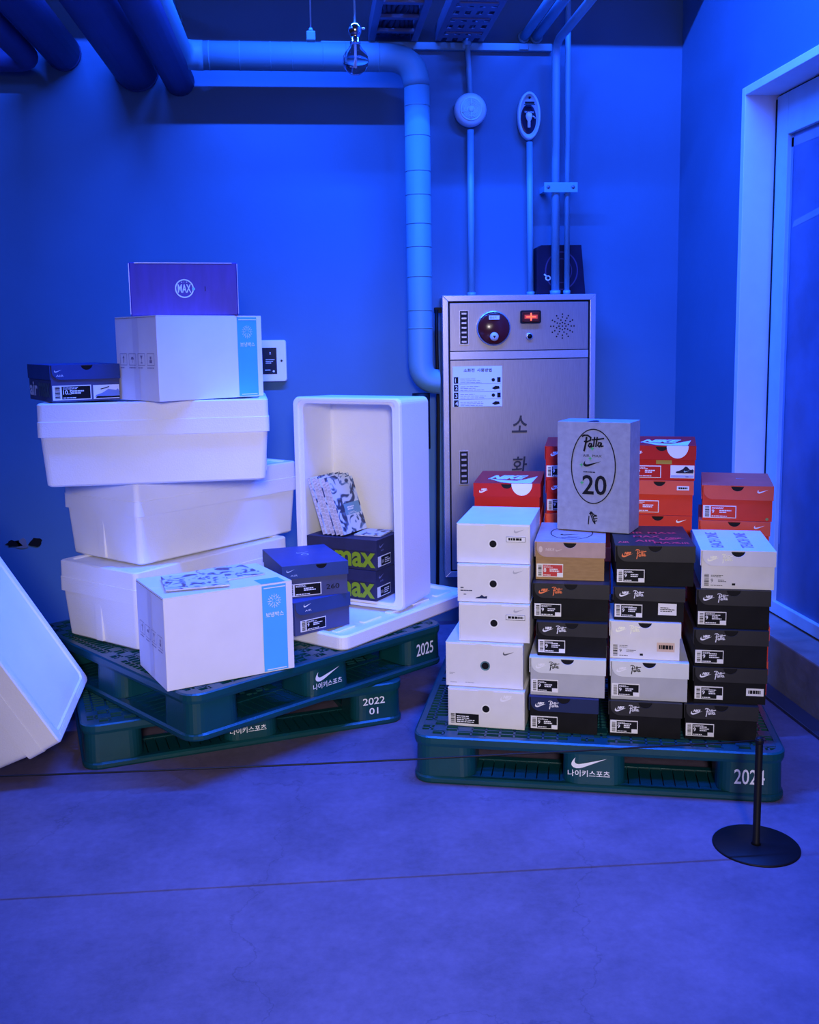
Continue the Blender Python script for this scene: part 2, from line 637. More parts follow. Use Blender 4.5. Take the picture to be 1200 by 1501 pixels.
pp = [(0, -2.4, 0), (0, -.07, 0)] + bend((0, -.07, 0), (0, 0, 0), (-.07, 0, 0))[1:] + [(-1.6, 0, 0)]
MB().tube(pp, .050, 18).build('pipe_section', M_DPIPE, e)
MB().tube([(-.4, 0, 0), (-.392, 0, 0)], 0.0515, 18).build('wrap_seam', M_DPIPE, e)
p = at_y(256, 28, WY)
e = empty('overhead_pipe', 'slim painted pipe high above the bright elbow', 'pipe', (p.x, WY, p.z))
MB().tube([(0, -.001, 0), (0, -2.4, 0)], .028, 14).build('pipe_section', M_PIPE, e)
MB().tube([(0, -.02, 0), (0, -.001, 0)], .034, 14).build('end_collar', M_PIPE, e)

# wall rail
a, b = at_y(470, 66, WY - .02), at_y(808, 66, WY - .02)
e = empty('wall_rail', 'thin horizontal rail fixed along the top of the wall', 'rail', (a.x, WY, a.z))
L = b.x - a.x
MB().box(0, L, -.03, -.001, -.016, .016).build('rail_bar', M_PIPE, e, bevel=.003)
for k in range(4):
    MB().box(L * (k + .5) / 4 - .02, L * (k + .5) / 4 + .02, -.036, -.0305, -.012, .012).build('rail_clip', M_PIPE, e)

# cable trays running forward from the wall
M_TRAY = mat('tray_steel', (0.16, 0.19, 0.30), 0.45, metal=0.3, var=0.05)
M_CABLE = mat('dark_cable', (0.05, 0.055, 0.10), 0.5, var=0.2)
a, b = at_y(540, 57, WY - .07), at_y(613, 57, WY - .07)
wd = b.x - a.x
e = empty('cable_tray', 'ladder cable tray with bundled dark cables showing between its rungs', 'cable tray', (a.x, WY - .04, a.z), group=None)
for x in (0, wd - .03):
    MB().box(x, x + .03, -.65, 0, 0, .07).build('side_rail', M_TRAY, e, bevel=.002)
for k in range(3):
    MB().box(.03, wd - .03, -.1 - k * .19 - .03, -.1 - k * .19, .004, .018).build('rung', M_TRAY, e)
for k in range(7):
    x = .045 + k * (wd - .09) / 6
    MB().tube([(x + .006 * math.sin(q * 1.7 + k), -q * .064, .035 + .004 * math.sin(q + k)) for q in range(11)], .0115, 8).build('cable', M_CABLE, e)
a, b = at_y(639, 57, WY - .07), at_y(710, 57, WY - .07)
wd = b.x - a.x
e = empty('cable_tray', 'perforated cable tray with rows of slots in its base', 'cable tray', (a.x, WY - .04, a.z))
pl = MB()
ny, nx = 14, 9
xs = [wd * k / nx for k in range(nx + 1)]
pl_l = .65
for j in range(ny):
    y1, y0 = -pl_l * j / ny, -pl_l * (j + 1) / ny
    if j % 2:
        pl.box(0, wd, y0, y1, 0, .003)
    else:
        for i in range(0, nx, 2):
            pl.box(xs[i], xs[i + 1], y0, y1, 0, .003)
pl.build('perforated_base', M_TRAY, e)
for k in range(6):
    MB().tube([(.02 + k * (wd - .04) / 5, -q_ * .064, .018) for q_ in range(11)], .0145, 8).build('cable', M_CABLE, e)  # cables added here to block light and keep the slots dark
for x in (0, wd - .004):
    MB().box(x, x + .004, -pl_l, 0, .003, .06).build('side_rail', M_TRAY, e)
for k in range(3):
    MB().box(.03, wd - .03, -.13 - k * .18 - .008, -.13 - k * .2, -.006, -.0005).build('rib', M_TRAY, e)

# conduits
M_COND = mat('painted_conduit', (0.16, 0.40, 0.55), 0.45, var=0.03)
CABY = WY - .18                      # front of steel cabinet
CX1 = at_y(873.3, 434, CABY).x
CZ1 = at_y(760, 432, CABY).z
CZ0 = 0.26
for (px0, px1, r, lab) in ((767, 812, .020, 'slim ceiling conduit beside the perforated tray'),
                           (785, 835, .022, 'ceiling conduit running beside the bent pair')):
    p = at_y(px0, 55, WY)
    e = empty('conduit', lab, 'conduit', (p.x, WY, p.z))
    MB().tube([(0, -.001, 0), (0, -.9, .004)], r, 12).build('conduit_run', M_COND, e)
    MB().tube([(0, -.016, 0), (0, -.001, 0)], r * 1.35, 12).build('conduit_collar', M_COND, e)
CO = .105
for (px, r, lab) in ((814, .0185, 'thicker vertical conduit of the clamped pair above steel cabinet'),
                     (831, .0125, 'thinner vertical conduit of the clamped pair above steel cabinet')):
    p = at_y(px, 300, WY - CO)
    zt = at_y(px, 62, WY - CO).z
    e = empty('conduit', lab, 'conduit', (p.x, WY - CO, CZ1))
    if r > .015:
        path = [(0, 0, .001), (0, 0, zt - CZ1 - .08)] + bend((0, 0, zt - CZ1 - .08), (0, 0, zt - CZ1), (.0, -.08, zt - CZ1))[1:] + [(.0, -.85, zt - CZ1 + .004)]
    else:
        path = [(0, 0, .001), (0, 0, 3.899 - CZ1)]
    MB().tube(path, r, 14).build('conduit_run', M_COND, e)
    MB().tube([(0, 0, .001), (0, 0, .02)], r * 1.3, 14).build('conduit_collar', M_COND, e)
# clamp bar
a, b = at_y(797, 275, WY - CO - .02), at_y(846, 275, WY - CO - .02)
e = empty('conduit_clamp', 'flat bolted clamp bar across the two conduits', 'clamp', (a.x, WY, a.z))
L = b.x - a.x
MB().box(0, L, -CO - .027, -CO - .0195, -.022, .022).build('clamp_bar', M_COND, e, bevel=.002)
for x in (.018, L - .022):
    MB().cyl((x, -CO - .030, .002), (x, -CO - .0272, .002), .008, 10).build('bolt', M_TRAY, e)
    MB().box(x - .01, x + .01, -CO - .0194, -.001, -.012, .012).build('standoff', M_COND, e)

# bell with its conduits
p = at_y(690, 160, WY - .06)
e = empty('fire_alarm_bell', 'round grilled alarm sounder on the wall conduit', 'alarm', (p.x, WY, p.z))
M_BELL = mat('alarm_plastic', (0.50, 0.70, 0.80), 0.4, var=0.02)
M_BELLC = mat('alarm_grille_plastic', (0.55, 0.90, 0.85), 0.4, var=0.02)
MB().lathe([(.060, .001), (.072, .02), (.074, .045), (.066, .06), (.052, .064)], axis='y', n=32).build('housing', M_BELL, e)
MB().lathe([(.0515, .0642), (.050, .068), (.046, .068), (.045, .0645)], axis='y', n=32).build('grille_rim', M_BELLC, e)
MB().lathe([(.0445, .0641), (.0005, .0646)], axis='y', n=28).build('grille_backing', mat('grille_dark', (.05, .09, .14), .6), e)
for r in (.040, .034, .028, .022):
    MB().lathe([(r, .0642), (r, .068), (r - .003, .068), (r - .003, .0642)], axis='y', n=28).build('grille_ring', M_BELLC, e)
MB().lathe([(.015, .0642), (.014, .070), (.006, .072)], axis='y', n=20).build('grille_boss', M_BELLC, e)
for a_ in (90, 200, 270):
    q = R(a_)
    MB().tube([(.013 * math.cos(q), -.0668, .013 * math.sin(q)), (.046 * math.cos(q), -.0668, .046 * math.sin(q))], .003, 6).build('grille_spoke', M_BELLC, e)
p2 = at_y(690, 300, WY - .03)
zt = at_y(683, 50, WY - .03).z
for (z0, z1, lab, xt) in ((p.z + .076, zt, 'short conduit from the alarm sounder up to the tray', at_y(684, 50, WY - .03).x),
                      (CZ1, p.z - .085, 'conduit from the alarm sounder down to steel cabinet', None)):
    e = empty('conduit', lab, 'conduit', (p2.x, WY - .03, z0 + .001))
    MB().tube([(0, 0, 0), ((xt - p2.x) if xt else 0, 0, z1 - z0)], .0155 if not xt else .012, 12).build('conduit_run', M_COND, e)
    MB().tube([(0, 0, 0), (0, 0, .018)] if not xt else [((xt - p2.x), 0, z1 - z0 - .05), ((xt - p2.x), 0, z1 - z0)], .02, 12).build('conduit_collar', M_COND, e)

# oval emergency lamp
p = at_y(776, 169, WY - .05)
e = empty('emergency_lamp', 'oval wall lamp with bare bulb behind clear cover', 'lamp', (p.x, WY, p.z))
ov = MB()


def oval(rx, rz, y, n=36, dz=0.0):
    return [(rx * math.cos(2 * math.pi * k / n), y, dz + rz * math.sin(2 * math.pi * k / n)) for k in range(n)]


ov.loft([oval(.046, .098, -.001), oval(.053, .106, -.02), oval(.052, .105, -.045), oval(.045, .097, -.05), oval(.041, .093, -.044), oval(.038, .088, -.025)], smooth=True)
ov.build('lamp_body', M_BELL, e)
MB().loft([oval(.036, .066, -.0255, dz=-.012), oval(.030, .058, -.0262, dz=-.012)]).build('reflector_recess', mat('lamp_recess', (0.03, 0.03, 0.08), 0.2, metal=.6), e)
MB().lathe([(.0005, .016), (.012, .012), (.016, 0), (.012, -.014), (.007, -.022), (.007, -.05), (.0005, -.052)], c=(.0, -.038, .0), n=16).build(
    'lamp_bulb', mat('bulb_white', (0.8, 0.82, 0.8), 0.15), e)
MB().tube([(.012, -.036, .002), (.024, -.036, -.004), (.03, -.034, -.01)], .004, 8).build('lamp_clip', M_CHROME, e)
MB().tube([(-.02, -.034, .018), (.022, -.034, .016)], .005, 8).build('lamp_clip', M_CHROME, e)
Print().rect(-.022, .050, .022, .060).rect(-.026, .044, .026, .048).build('vent_slot', M_BLACKP, e, (0, -.0445, 0), off=.006)
MB().cyl((0, -.052, .077), (0, -.0445, .077), .005, 10).build('lamp_screw', M_BLACK, e)
p2 = at_y(777, 320, WY - .03)
e = empty('conduit', 'conduit from the oval lamp down to steel cabinet', 'conduit', (p2.x, WY - .03, CZ1 + .001))
MB().tube([(.002, 0, 0), (-.004, 0, p.z - .115 - CZ1)], .0145, 12).build('conduit_run', M_COND, e)
MB().tube([(.002, 0, 0), (.002, 0, .018)], .019, 12).build('conduit_collar', M_COND, e)

# ================================================================== STEEL HYDRANT CABINET
cw = CX1 - CX0
chh = CZ1 - CZ0
cab = empty('hydrant_cabinet', 'stainless steel fire hydrant cabinet on the back wall', 'cabinet', (CX0, CABY, CZ0))
MB().box(.012, cw - .012, .012, .1795, .0, chh - .006).build('cabinet_body', M_STEEL, cab)
t = .026
frm = MB()
frm.prism([(0, 0), (t, t), (t, chh - t), (0, chh)], 0, .03)
frm.prism([(cw, 0), (cw, chh), (cw - t, chh - t), (cw - t, t)], 0, .03)
frm.prism([(0, chh), (t, chh - t), (cw - t, chh - t), (cw, chh)], 0, .03)
frm.prism([(0, 0), (cw, 0), (cw - t, t), (t, t)], 0, .03)
frm.build('trim_frame', M_STEELP, cab, bevel=.002)


def cz(px, py):
    q = at_y(px, py, CABY)
    return q.x - CX0, q.z - CZ0


x0, z517 = cz(660, 516)
_, z529 = cz(660, 528)
g = .008
MB().box(t + g, cw - t - g, .006, .0118, z517 + .003, chh - t - g).build('control_panel', M_STEEL, cab, bevel=.0015)
MB().box(t + g, cw - t - g, .003, .0118, z529 + .002, z517).build('divider_strip', M_STEELP, cab)
door = MB().box(t + g, cw - t - g, .006, .0118, t + g, z529 - .002).build('cabinet_door', M_STEEL, cab, bevel=.0015)
MB().box(t, cw - t, .0119, .0122, t, chh - t).build('shadow_gap', M_BLACK, cab)


def louver(name, pa, pb, n, parent):
    (a, b), (c, d) = cz(*pa), cz(*pb)
    lo = MB()
    lo.box(a, c, .004, .0059, d, b)
    o = lo.build(name, M_BLACK, parent)
    MB().box(a - .003, a, .002, .0059, d, b).box(c, c + .003, .002, .0059, d, b).box(a - .003, c + .003, .002, .0059, b, b + .003).box(
        a - .003, c + .003, .002, .0059, d - .003, d).build('vent_frame', M_STEELP, o)
    hh = (b - d) / n
    for k in range(n):
        MB().box(a + .007, c - .007, .001, .0039, d + hh * (k + .25), d + hh * (k + .62)).build('vent_fin', M_STEELP, o)


louver('louver_vent', (674, 456), (686, 504), 7, cab)
louver('louver_vent', (674, 662), (686, 709), 6, cab)
# round transmitter disc
a, b = cz(723, 481)
rd = .078
MB().lathe([(rd, -.0058), (rd, .006), (rd - .004, .010)], c=(a, 0, b), axis='y', n=40).build('dial_rim', M_STEELP, cab)
dial = MB().lathe([(rd - .005, .0101), (rd - .012, .017), (.0005, .018)], c=(a, 0, b), axis='y', n=40).build(
    'push_button_disc', mat('dark_red_plastic', (0.10, 0.012, 0.010), 0.18, var=0.1), cab)
Print().rect(a - .024, b + .038, a + .024, b + .056).build('disc_plate', M_WHITEP, dial, (0, -.0195, 0))
Print().text('발신기', a - .019, b + .042, h=.010).build('disc_lettering', M_BLACKP, dial, (0, -.0195, 0), off=.0012)
MB().lathe([(.020, .018), (.019, .024), (.0005, .0245)], c=(a, 0, b - .038), axis='y', n=20).build('push_button', mat('pale_plastic', (.6, .6, .6), .4), dial)
Print().poly([(a - .007, b - .034), (a + .007, b - .034), (a, b - .046)]).build('button_arrow', M_BLACKP, dial, (0, -.0246, 0))
# red indicator lamp
a, b = cz(777, 464.5)
MB().loft([rrf(a - .047, a + .047, b - .029, b + .029, .008, -.0001), rrf(a - .047, a + .047, b - .029, b + .029, .008, -.012)], False, True).build(
    'indicator_bezel', M_BLACK, cab)
ind = MB().loft([rrf(a - .041, a + .041, b - .023, b + .023, .006, -.0121), rrf(a - .038, a + .038, b - .020, b + .020, .006, -.016)]).build(
    'indicator_lens', mat('red_lens', (0.16, 0.02, 0.01), 0.12), cab)
Print().rect(a - .022, b - .003, a + .022, b + .003).rect(a - .003, b - .017, a + .003, b + .017).build(
    'glowing_cross', mat('red_glow', (.9, .1, .03), .4, emit=(1, .10, .03), estr=2.2), ind, (0, -.0162, 0), label='glowing red cross')
Print().rect(a - .030, b - .009, a + .030, b + .009).build('glow_field', mat('red_glow_dim', (.6, .05, .02), .4, emit=(1, .06, .02), estr=.35), ind, (0, -.0161, 0), off=.0004)
a, b = cz(776, 493)
MB().lathe([(.017, -.0058), (.016, .003), (.012, .004)], c=(a, 0, b), axis='y', n=20).build('jack_rim', M_STEELP, cab)
MB().lathe([(.0115, .0041), (.0005, .0046)], c=(a, 0, b), axis='y', n=20).build('jack_hole', M_BLACK, cab)
# sounder holes
a, b = cz(824.5, 478)
hol = Print()
hol.disc(a, b, .0035, 8)
for k, r in ((8, .016), (8, .028), (12, .041), (12, .054)):
    for i in range(k):
        q = 2 * math.pi * i / k + (.26 if r == .028 else 0)
        hol.disc(a + r * math.cos(q), b + r * math.sin(q), .0036, 8)
hol.build('sounder_holes', M_BLACKP, cab, (0, .006, 0))
# instruction sticker
(a, b), (c, d) = cz(663.5, 537.5), cz(736, 595.5)
stk = MB().box(a, c, .0045, .0058, d, b).build('instruction_sticker', mat('sticker_white', (.72, .76, .80), .4, var=.02), door)
sw, sh = c - a, b - d
pr_ = Print().text('소화전', a + sw * .22, d + sh * .86, h=sh * .085, wd=sw * .22, bold=.015).text('사용방법', a + sw * .49, d + sh * .86, h=sh * .085, wd=sw * .30, bold=.015)
for k in range(4):
    v = d + sh * (.58 - k * .19)
    pr_.rect(a + sw * .02, v, a + sw * .11, v + sh * .16)
    pr_.rect(a + sw * .12, v - .0025, c - sw * .02, v - .0015)
    pr_.lines(a + sw * .15, v + sh * .02, a + sw * .68, v + sh * .15, 3, .16)
    if k in (0, 2):
        pr_.disc(a + sw * .82, v + sh * .08, sh * .045, 10).rect(a + sw * .90, v + sh * .02, a + sw * .97, v + sh * .14)
    else:
        pr_.poly([(a + sw * .79, v + sh * .06), (a + sw * .86, v + sh * .12), (a + sw * .94, v + sh * .11), (a + sw * .95, v + sh * .05), (a + sw * .85, v + sh * .03)])
pr_.build('sticker_print', M_BLACKP, door, (0, .0045, 0))
dg = Print()
for k in range(4):
    v = d + sh * (.58 - k * .19)
    dg.text(str(k + 1), a + sw * .045, v + sh * .03, h=sh * .10, bold=.01)
dg.build('sticker_digits', M_WHITEP, door, (0, .0045, 0), off=.0014)
for s, py in (('소', 622), ('화', 682), ('전', 742)):
    a, b = cz(761, py)
    Print().text(s, a - .035, b - .038, h=.078, wd=.072, shear=.12, bold=.012).build(
        'embossed_letter', mat('dark_steel_letter', (.05, .05, .06), .35, metal=.5), door, (0, .006, 0), off=.0022)
# hinge/cable bits on its side
MB().tube([(-.02, .05, chh - .06), (-.022, .045, chh - .2), (-.018, .05, chh - .5), (-.025, .05, .25), (-.03, .06, -.1)], .008, 8).build('side_cable', M_BLACK, cab)
MB().box(-.026, .0119, .06, .10, chh - .075, chh - .05).build('side_bracket', M_BLACK, cab)

# dark printed box standing on the cabinet, behind the conduits
a, b = at_y(784, 430, WY - .04), at_y(855, 430, WY - .04)
hz_ = at_y(820, 358, WY - .05).z - CZ1
wd = b.x - a.x
e = empty('printed_box', 'dark box with round print standing on steel cabinet behind conduits', 'box', ((a.x + b.x) / 2, WY - .083, CZ1 - .006 + .0005))
M_NAVYB = mat('dark_navy_card', (.008, .008, .03), .45, var=.2, spec=.15)
MB().prism([(-wd / 2, 0), (wd / 2, 0), (wd / 2 - .022, hz_), (-wd / 2 + .022, hz_), (-wd / 2, hz_ - .012)], .006, .081).build('box_body', M_NAVYB, e, bevel=.002)
Print().ring(0, hz_ * .5, .078, .088, .006).ring(0, hz_ * .5, .05, .056, .004).build('ring_print', mat('ring_ink', (.03, .025, .10), .4), e, (0, .006, 0))
Print().ring(-wd / 2 + .052, hz_ * .36, .013, .012, .005).stroke([(-wd / 2 + .035, hz_ * .43), (-wd / 2 + .048, hz_ * .39)], .006).build('small_emblem', M_WHITEP, e, (0, .006, 0), off=.0012)

# tablet in a white holder
a, b = at_y(419, 498, WY - .03), at_y(419, 559, WY - .03)
e = empty('wall_tablet', 'white framed tablet mounted on the wall behind the cardboard box', 'tablet', (a.x - .13, WY, b.z))
th = a.z - b.z
M_TABW = mat('tablet_white', (.72, .74, .78), .35, var=.02)
MB().loft([rrf(-.13, .13, 0, th, .012, -.001), rrf(-.13, .13, 0, th, .012, -.026), rrf(-.127, .127, .003, th - .003, .012, -.03)]).build('tablet_case', M_TABW, e)
sc = MB().box(-.095, .085, -.032, -.0301, .035, th - .035).build('screen', mat('screen_black', (.01, .01, .015), .1), e)
Print().text('z', .052, th * .66, h=.009).lines(.035, th * .44, .075, th * .56, 3, .4).lines(.03, th * .27, .07, th * .31, 1, .5).disc(.07, th * .25, .005, 8).build('screen_text', M_WHITEP, sc, (0, -.032, 0))
MB().cyl((.107, -.032, th * .5), (.107, -.0301, th * .5), .005, 10).build('home_button', M_BLACK, e)

# hanging bulb and hanging plug
p = at_y(521, 90, 3.3)
e = empty('pendant_bulb', 'clear globe bulb hanging on a pale wire', 'light bulb', p)
M_GLASS = mat('bulb_glass', (.9, .95, 1), .02, trans=1.0, var=0)
_m['bulb_glass'].node_tree.nodes['Principled BSDF'].inputs['IOR'].default_value = 1.12
MB().lathe([(.0005, -.041), (.016, -.038), (.029, -.029), (.038, -.015), (.041, .0), (.039, .014), (.032, .027), (.022, .038), (.016, .048), (.015, .052)], n=28).build('glass_globe', M_GLASS, e)
MB().lathe([(.0165, .0521), (.017, .056), (.015, .058), (.016, .066), (.014, .068), (.0155, .078), (.018, .08), (.0205, .086), (.021, .1), (.017, .112), (.006, .116)], n=20).build('socket', M_CHROME, e)
MB().tube([(.02, 0, .098), (.032, 0, .098)], .004, 8).build('switch_key', M_CHROME, e)
MB().tube([(0, 0, .116), (-.0005, 0, .5), (0, 0, 3.899 - p.z)], .0028, 8).build('wire', mat('pale_wire', (.35, .6, .68), .4), e)
MB().cyl((0, 0, -.018), (0, 0, .05), .0035, 8).build('filament_stem', M_WHITEP, e)
MB().tube([(-.016, 0, -.014), (-.006, -.004, -.018), (.0, -.006, .012), (.014, -.004, .010)], .0016, 6).build('filament', M_WHITEP, e)
p = at_y(455.5, 53, 3.6)
e = empty('hanging_plug', 'small square socket end hanging on a thin wire', 'plug', p)
MB().box(-.015, .015, -.015, .015, -.017, .014).build('plug_body', M_PIPE, e, bevel=.003)
MB().lathe([(.009, .0141), (.005, .026)], n=12).build('plug_neck', M_PIPE, e)
MB().tube([(0, 0, .026), (.002, 0, .4), (.002, 0, 3.899 - p.z)], .0025, 8).build('wire', mat('grey_wire', (.3, .4, .5), .4), e)

# ================================================================== PALLETS
PS, PH = 1.1, 0.15


def pallet(label, cx, cy, z, yaw, year, sub=None):
    e = empty('pallet', label, 'pallet', (cx, cy, z), yaw, 'green plastic pallets')
    h = PS / 2
    top = MB()
    # rim
    top.loft([rr(PS, PS, .055, .118, 6), rr(PS + .006, PS + .006, .058, .128, 6), rr(PS + .006, PS + .006, .058, .146, 6), rr(PS - .006, PS - .006, .052, .15, 6),
              rr(PS - .04, PS - .04, .04, .15, 6), rr(PS - .04, PS - .04, .04, .118, 6)], closed=True)
    n1, n2 = 25, 44
    for k in range(1, n1):
        x = -h + PS * k / n1
        top.box(x - .003, x + .003, -h + .018, h - .018, .128, .1485)
    for k in range(1, n2):
        y = -h + PS * k / n2
        top.box(-h + .018, h - .018, y - .003, y + .003, .130, .1485)
    o_top = top.build('top_deck', M_PAL, e)
    # chequered plates over the nine feet
    cs = (-h + .095, 0, h - .095)
    for cx_ in cs:
        for cy_ in cs:
            pt = MB()
            q = .158 / 4
            for i in range(4):
                for j in range(4):
                    if (i + j) % 2 == 0:
                        ax, ay = cx_ - .079 + i * q, cy_ - .079 + j * q
                        pt.box(ax - .0004, ax + q + .0004, ay - .0004, ay + q + .0004, .130, .1495)
            pt.build('foot_plate', M_PAL, e)
    # feet
    for i, cx_ in enumerate(cs):
        for j, cy_ in enumerate(cs):
            wd_, dp_ = (.186, .186)
            x_ = (-h + .004 + wd_ / 2, 0, h - .004 - wd_ / 2)[i]
            y_ = (-h + .004 + dp_ / 2, 0, h - .004 - dp_ / 2)[j]
            MB().loft([rr(wd_, dp_, .045, .0225, 6, x_, y_), rr(wd_ - .004, dp_ - .004, .045, .1175, 6, x_, y_)], smooth=False).build('foot', M_PAL, e)
    # bottom deck
    bt = MB()
    bt.loft([rr(PS, PS, .055, 0, 6), rr(PS + .006, PS + .006, .058, .006, 6), rr(PS + .006, PS + .006, .058, .016, 6), rr(PS - .008, PS - .008, .05, .022, 6),
             rr(PS - .05, PS - .05, .035, .022, 6), rr(PS - .05, PS - .05, .035, 0, 6)], closed=True)
    for y in (-h + .165, -.085, .085, h - .165):
        bt.box(-h + .03, h - .03, y - .012, y + .012, .001, .021)
        bt.box(y - .012, y + .012, -h + .03, h - .03, .001, .0205)
    for y in (-h + .095, 0, h - .095):
        for k in range(30):
            x = -h + .05 + k * (PS - .1) / 29
            bt.box(x - .0155, x + .0155, y - .075, y + .075, .003, .019)
            bt.box(y - .075, y + .075, x - .0155, x + .0155, .0035, .0185)
    bt.build('bottom_deck', M_PAL, e)
    # printing on the front face
    yf = -h + .006
    Print().swoosh(-.068, .072, .105, .9).build('swoosh_logo', M_WHITEP, e, (0, yf, 0), off=.003)
    Print().text('나이키스포츠', -.078, .046, h=.021, wd=.125, bold=.012).build('brand_lettering', M_WHITEP, e, (0, yf, 0), off=.003)
    if sub:
        Print().text(year, h - .155, .078, h=.026, wd=.082, bold=.012).text(sub, h - .132, .042, h=.024, wd=.034, bold=.012).build('year_number', M_WHITEP, e, (0, yf, 0), off=.003)
    else:
        Print().text(year, h - .145, .050, h=.046, wd=.086, bold=.008).build('year_number', M_WHITEP, e, (0, yf, 0), off=.003)
    return e


def pal_at(corner, yaw):
    """centre of a pallet whose front-left bottom corner and yaw are given"""
    u = Vector((math.cos(R(yaw)), math.sin(R(yaw)), 0))
    v = Vector((-u.y, u.x, 0))
    c = Vector((corner[0], corner[1], 0)) + u * PS / 2 + v * PS / 2
    return c.x, c.y


pallet('green pallet marked 2024 carrying the stacked shoe boxes', *pal_at((.288, 2.952), -15.2), 0, -15.2, '2024')
pallet('green pallet marked 2022 01 on the floor under another pallet', *pal_at((-.752, 3.165), 15.4), 0, 15.4, '2022', '01')
pallet('green pallet marked 2025 lying turned on top of another pallet', *pal_at((-.384, 2.972), 38.0), .1515, 38.0, '2025')
ZL = .302

# ================================================================== POLYSTYRENE BOXES


def foam_box(label, x, y, z, yaw, wd, dp, h, group='polystyrene boxes', name='polystyrene_box', root=None):
    e = root or empty(name, label, 'box', (x, y, z), yaw, group)
    lh = h * .40
    b = MB()
    c = dp / 2
    b.loft([rr(wd - .05, dp - .05, .02, 0, 5, 0, c), rr(wd - .036, dp - .036, .022, .006, 5, 0, c), rr(wd - .014, dp - .014, .02, h - lh + .004, 5, 0, c)], smooth=False)
    b.build('box_body', M_FOAM, e)
    l = MB()
    l.loft([rr(wd, dp, .018, h - lh, 5, 0, c), rr(wd, dp, .018, h - lh * .55, 5, 0, c), rr(wd - .004, dp - .004, .018, h - lh * .54, 5, 0, c), rr(wd - .005, dp - .005, .018, h - .005, 5, 0, c),
            rr(wd - .014, dp - .014, .016, h - .001, 5, 0, c), rr(wd - .06, dp - .06, .02, h - .001, 5, 0, c), rr(wd - .07, dp - .07, .02, h - .006, 5, 0, c)])
    lo = l.build('box_lid', M_FOAM, e)
    # raised ridges along the lid edge
    for sx in (-1, 1):
        for sy in (0, 1):
            MB().box(sx * (wd / 2 - .17) - .11, sx * (wd / 2 - .17) + .11, sy * dp + (.012 if sy == 0 else -.024), sy * dp + (.024 if sy == 0 else -.012), h - .0055, h - .0005).build('lid_ridge', M_FOAM, lo)
        for sy in (.22, .78):
            MB().box(sx * (wd / 2 - .018) - .006, sx * (wd / 2 - .018) + .006, dp * sy - .06, dp * sy + .06, h - .0055, h - .0005).build('lid_ridge', M_FOAM, lo)
    # grip ribs in the ends
    for sx in (-1, 1):
        xo = wd / 2 - .020
        MB().box(min(sx * xo, sx * (xo + .011)), max(sx * xo, sx * (xo + .011)), c - .01, c + .03, .006, h - lh - .003).build('grip_rib', M_FOAM, e, bevel=.004)
    return e


B1 = .282
foam_box('lowest polystyrene box, standing on the 2025 pallet behind the cardboard box', -.354, 3.722, ZL, 48.8, .77, .43, B1)
ZM = ZL + B1 + .001
foam_box('middle polystyrene box of the stack, sandwiched between two others', -.330, 3.811, ZM, 46.5, .80, .44, .293)
ZT = ZM + .294
foam_box('topmost polystyrene box of the stack, carrying a white cardboard box', -.527, 3.505, ZT, 3.6, .776, .45, .286)
ZTT = ZT + .287

# leaning one at the side
e = empty('polystyrene_box', 'tilted polystyrene box leaning beside the stacked pallets, resting on one edge', 'box', group='polystyrene boxes')
o_ = Vector((-.794, 3.072, .131))
u_ = Vector((-.469, -.130, .873)).normalized()
v_ = Vector((0, .989, .146))
w_ = u_.cross(v_) * -1
if w_.z < 0:
    w_ = -w_
w_.normalize()
v_ = w_.cross(u_)
if v_.y < 0:
    v_ = -v_
v_.normalize()
WW, HH, LL = .435, .28, .77
# box local: x along -u? keep right handed: X=-u, Y=v, Z=w when (-u x v)=w
X_ = -u_
if X_.cross(v_).dot(w_) < 0:
    X_ = u_
org = o_ + u_ * LL / 2 - w_ * HH
Mx = Matrix(((X_.x, v_.x, w_.x, org.x), (X_.y, v_.y, w_.y, org.y), (X_.z, v_.z, w_.z, org.z + .003), (0, 0, 0, 1)))
e.matrix_world = Mx
foam_box('', 0, 0, 0, 0, LL, WW, HH, root=e)
foam_box('polystyrene box lying flat, propping up the tilted polystyrene box', -1.485, 3.03, 0, -4, .52, .42, .27)

# loose lid
lid = empty('polystyrene_slab', 'loose polystyrene lid lying on the 2025 pallet', 'lid', (.094 + .395 * math.cos(R(47.2)), 3.344 + .395 * math.sin(R(47.2)), ZL), 47.2)
lw, ld, lt = .79, .46, .052
MB().loft([rr(lw - .01, ld - .01, .03, 0, 5, 0, ld / 2), rr(lw, ld, .032, .006, 5, 0, ld / 2), rr(lw, ld, .032, lt - .006, 5, 0, ld / 2), rr(lw - .012, ld - .012, .03, lt, 5, 0, ld / 2),
           rr(lw - .05, ld - .05, .02, lt, 5, 0, ld / 2), rr(lw - .066, ld - .066, .02, lt - .010, 5, 0, ld / 2)]).build('lid_slab', M_FOAM, lid)
for k in range(-2, 3):
    MB().box(k * .15 - .05, k * .15 + .05, .07, .095, lt - .0098, lt - .003).build('lid_ridge', M_FOAM, lid, bevel=.002)

# open box standing on its side
ZS = ZL + lt + .0005
sb = empty('polystyrene_box', 'open polystyrene box stood on end with shoe boxes and magazines inside', 'box', (.131, 3.764, ZS), -33.7, 'polystyrene boxes')
sw_, sd_, sh_ = .472, .24, .795


def rl(ins, y, r, iz=None):
    iz = ins if iz is None else iz
    return rrf(-sw_ / 2 + ins, sw_ / 2 - ins, iz, sh_ - iz, r, y, 5)


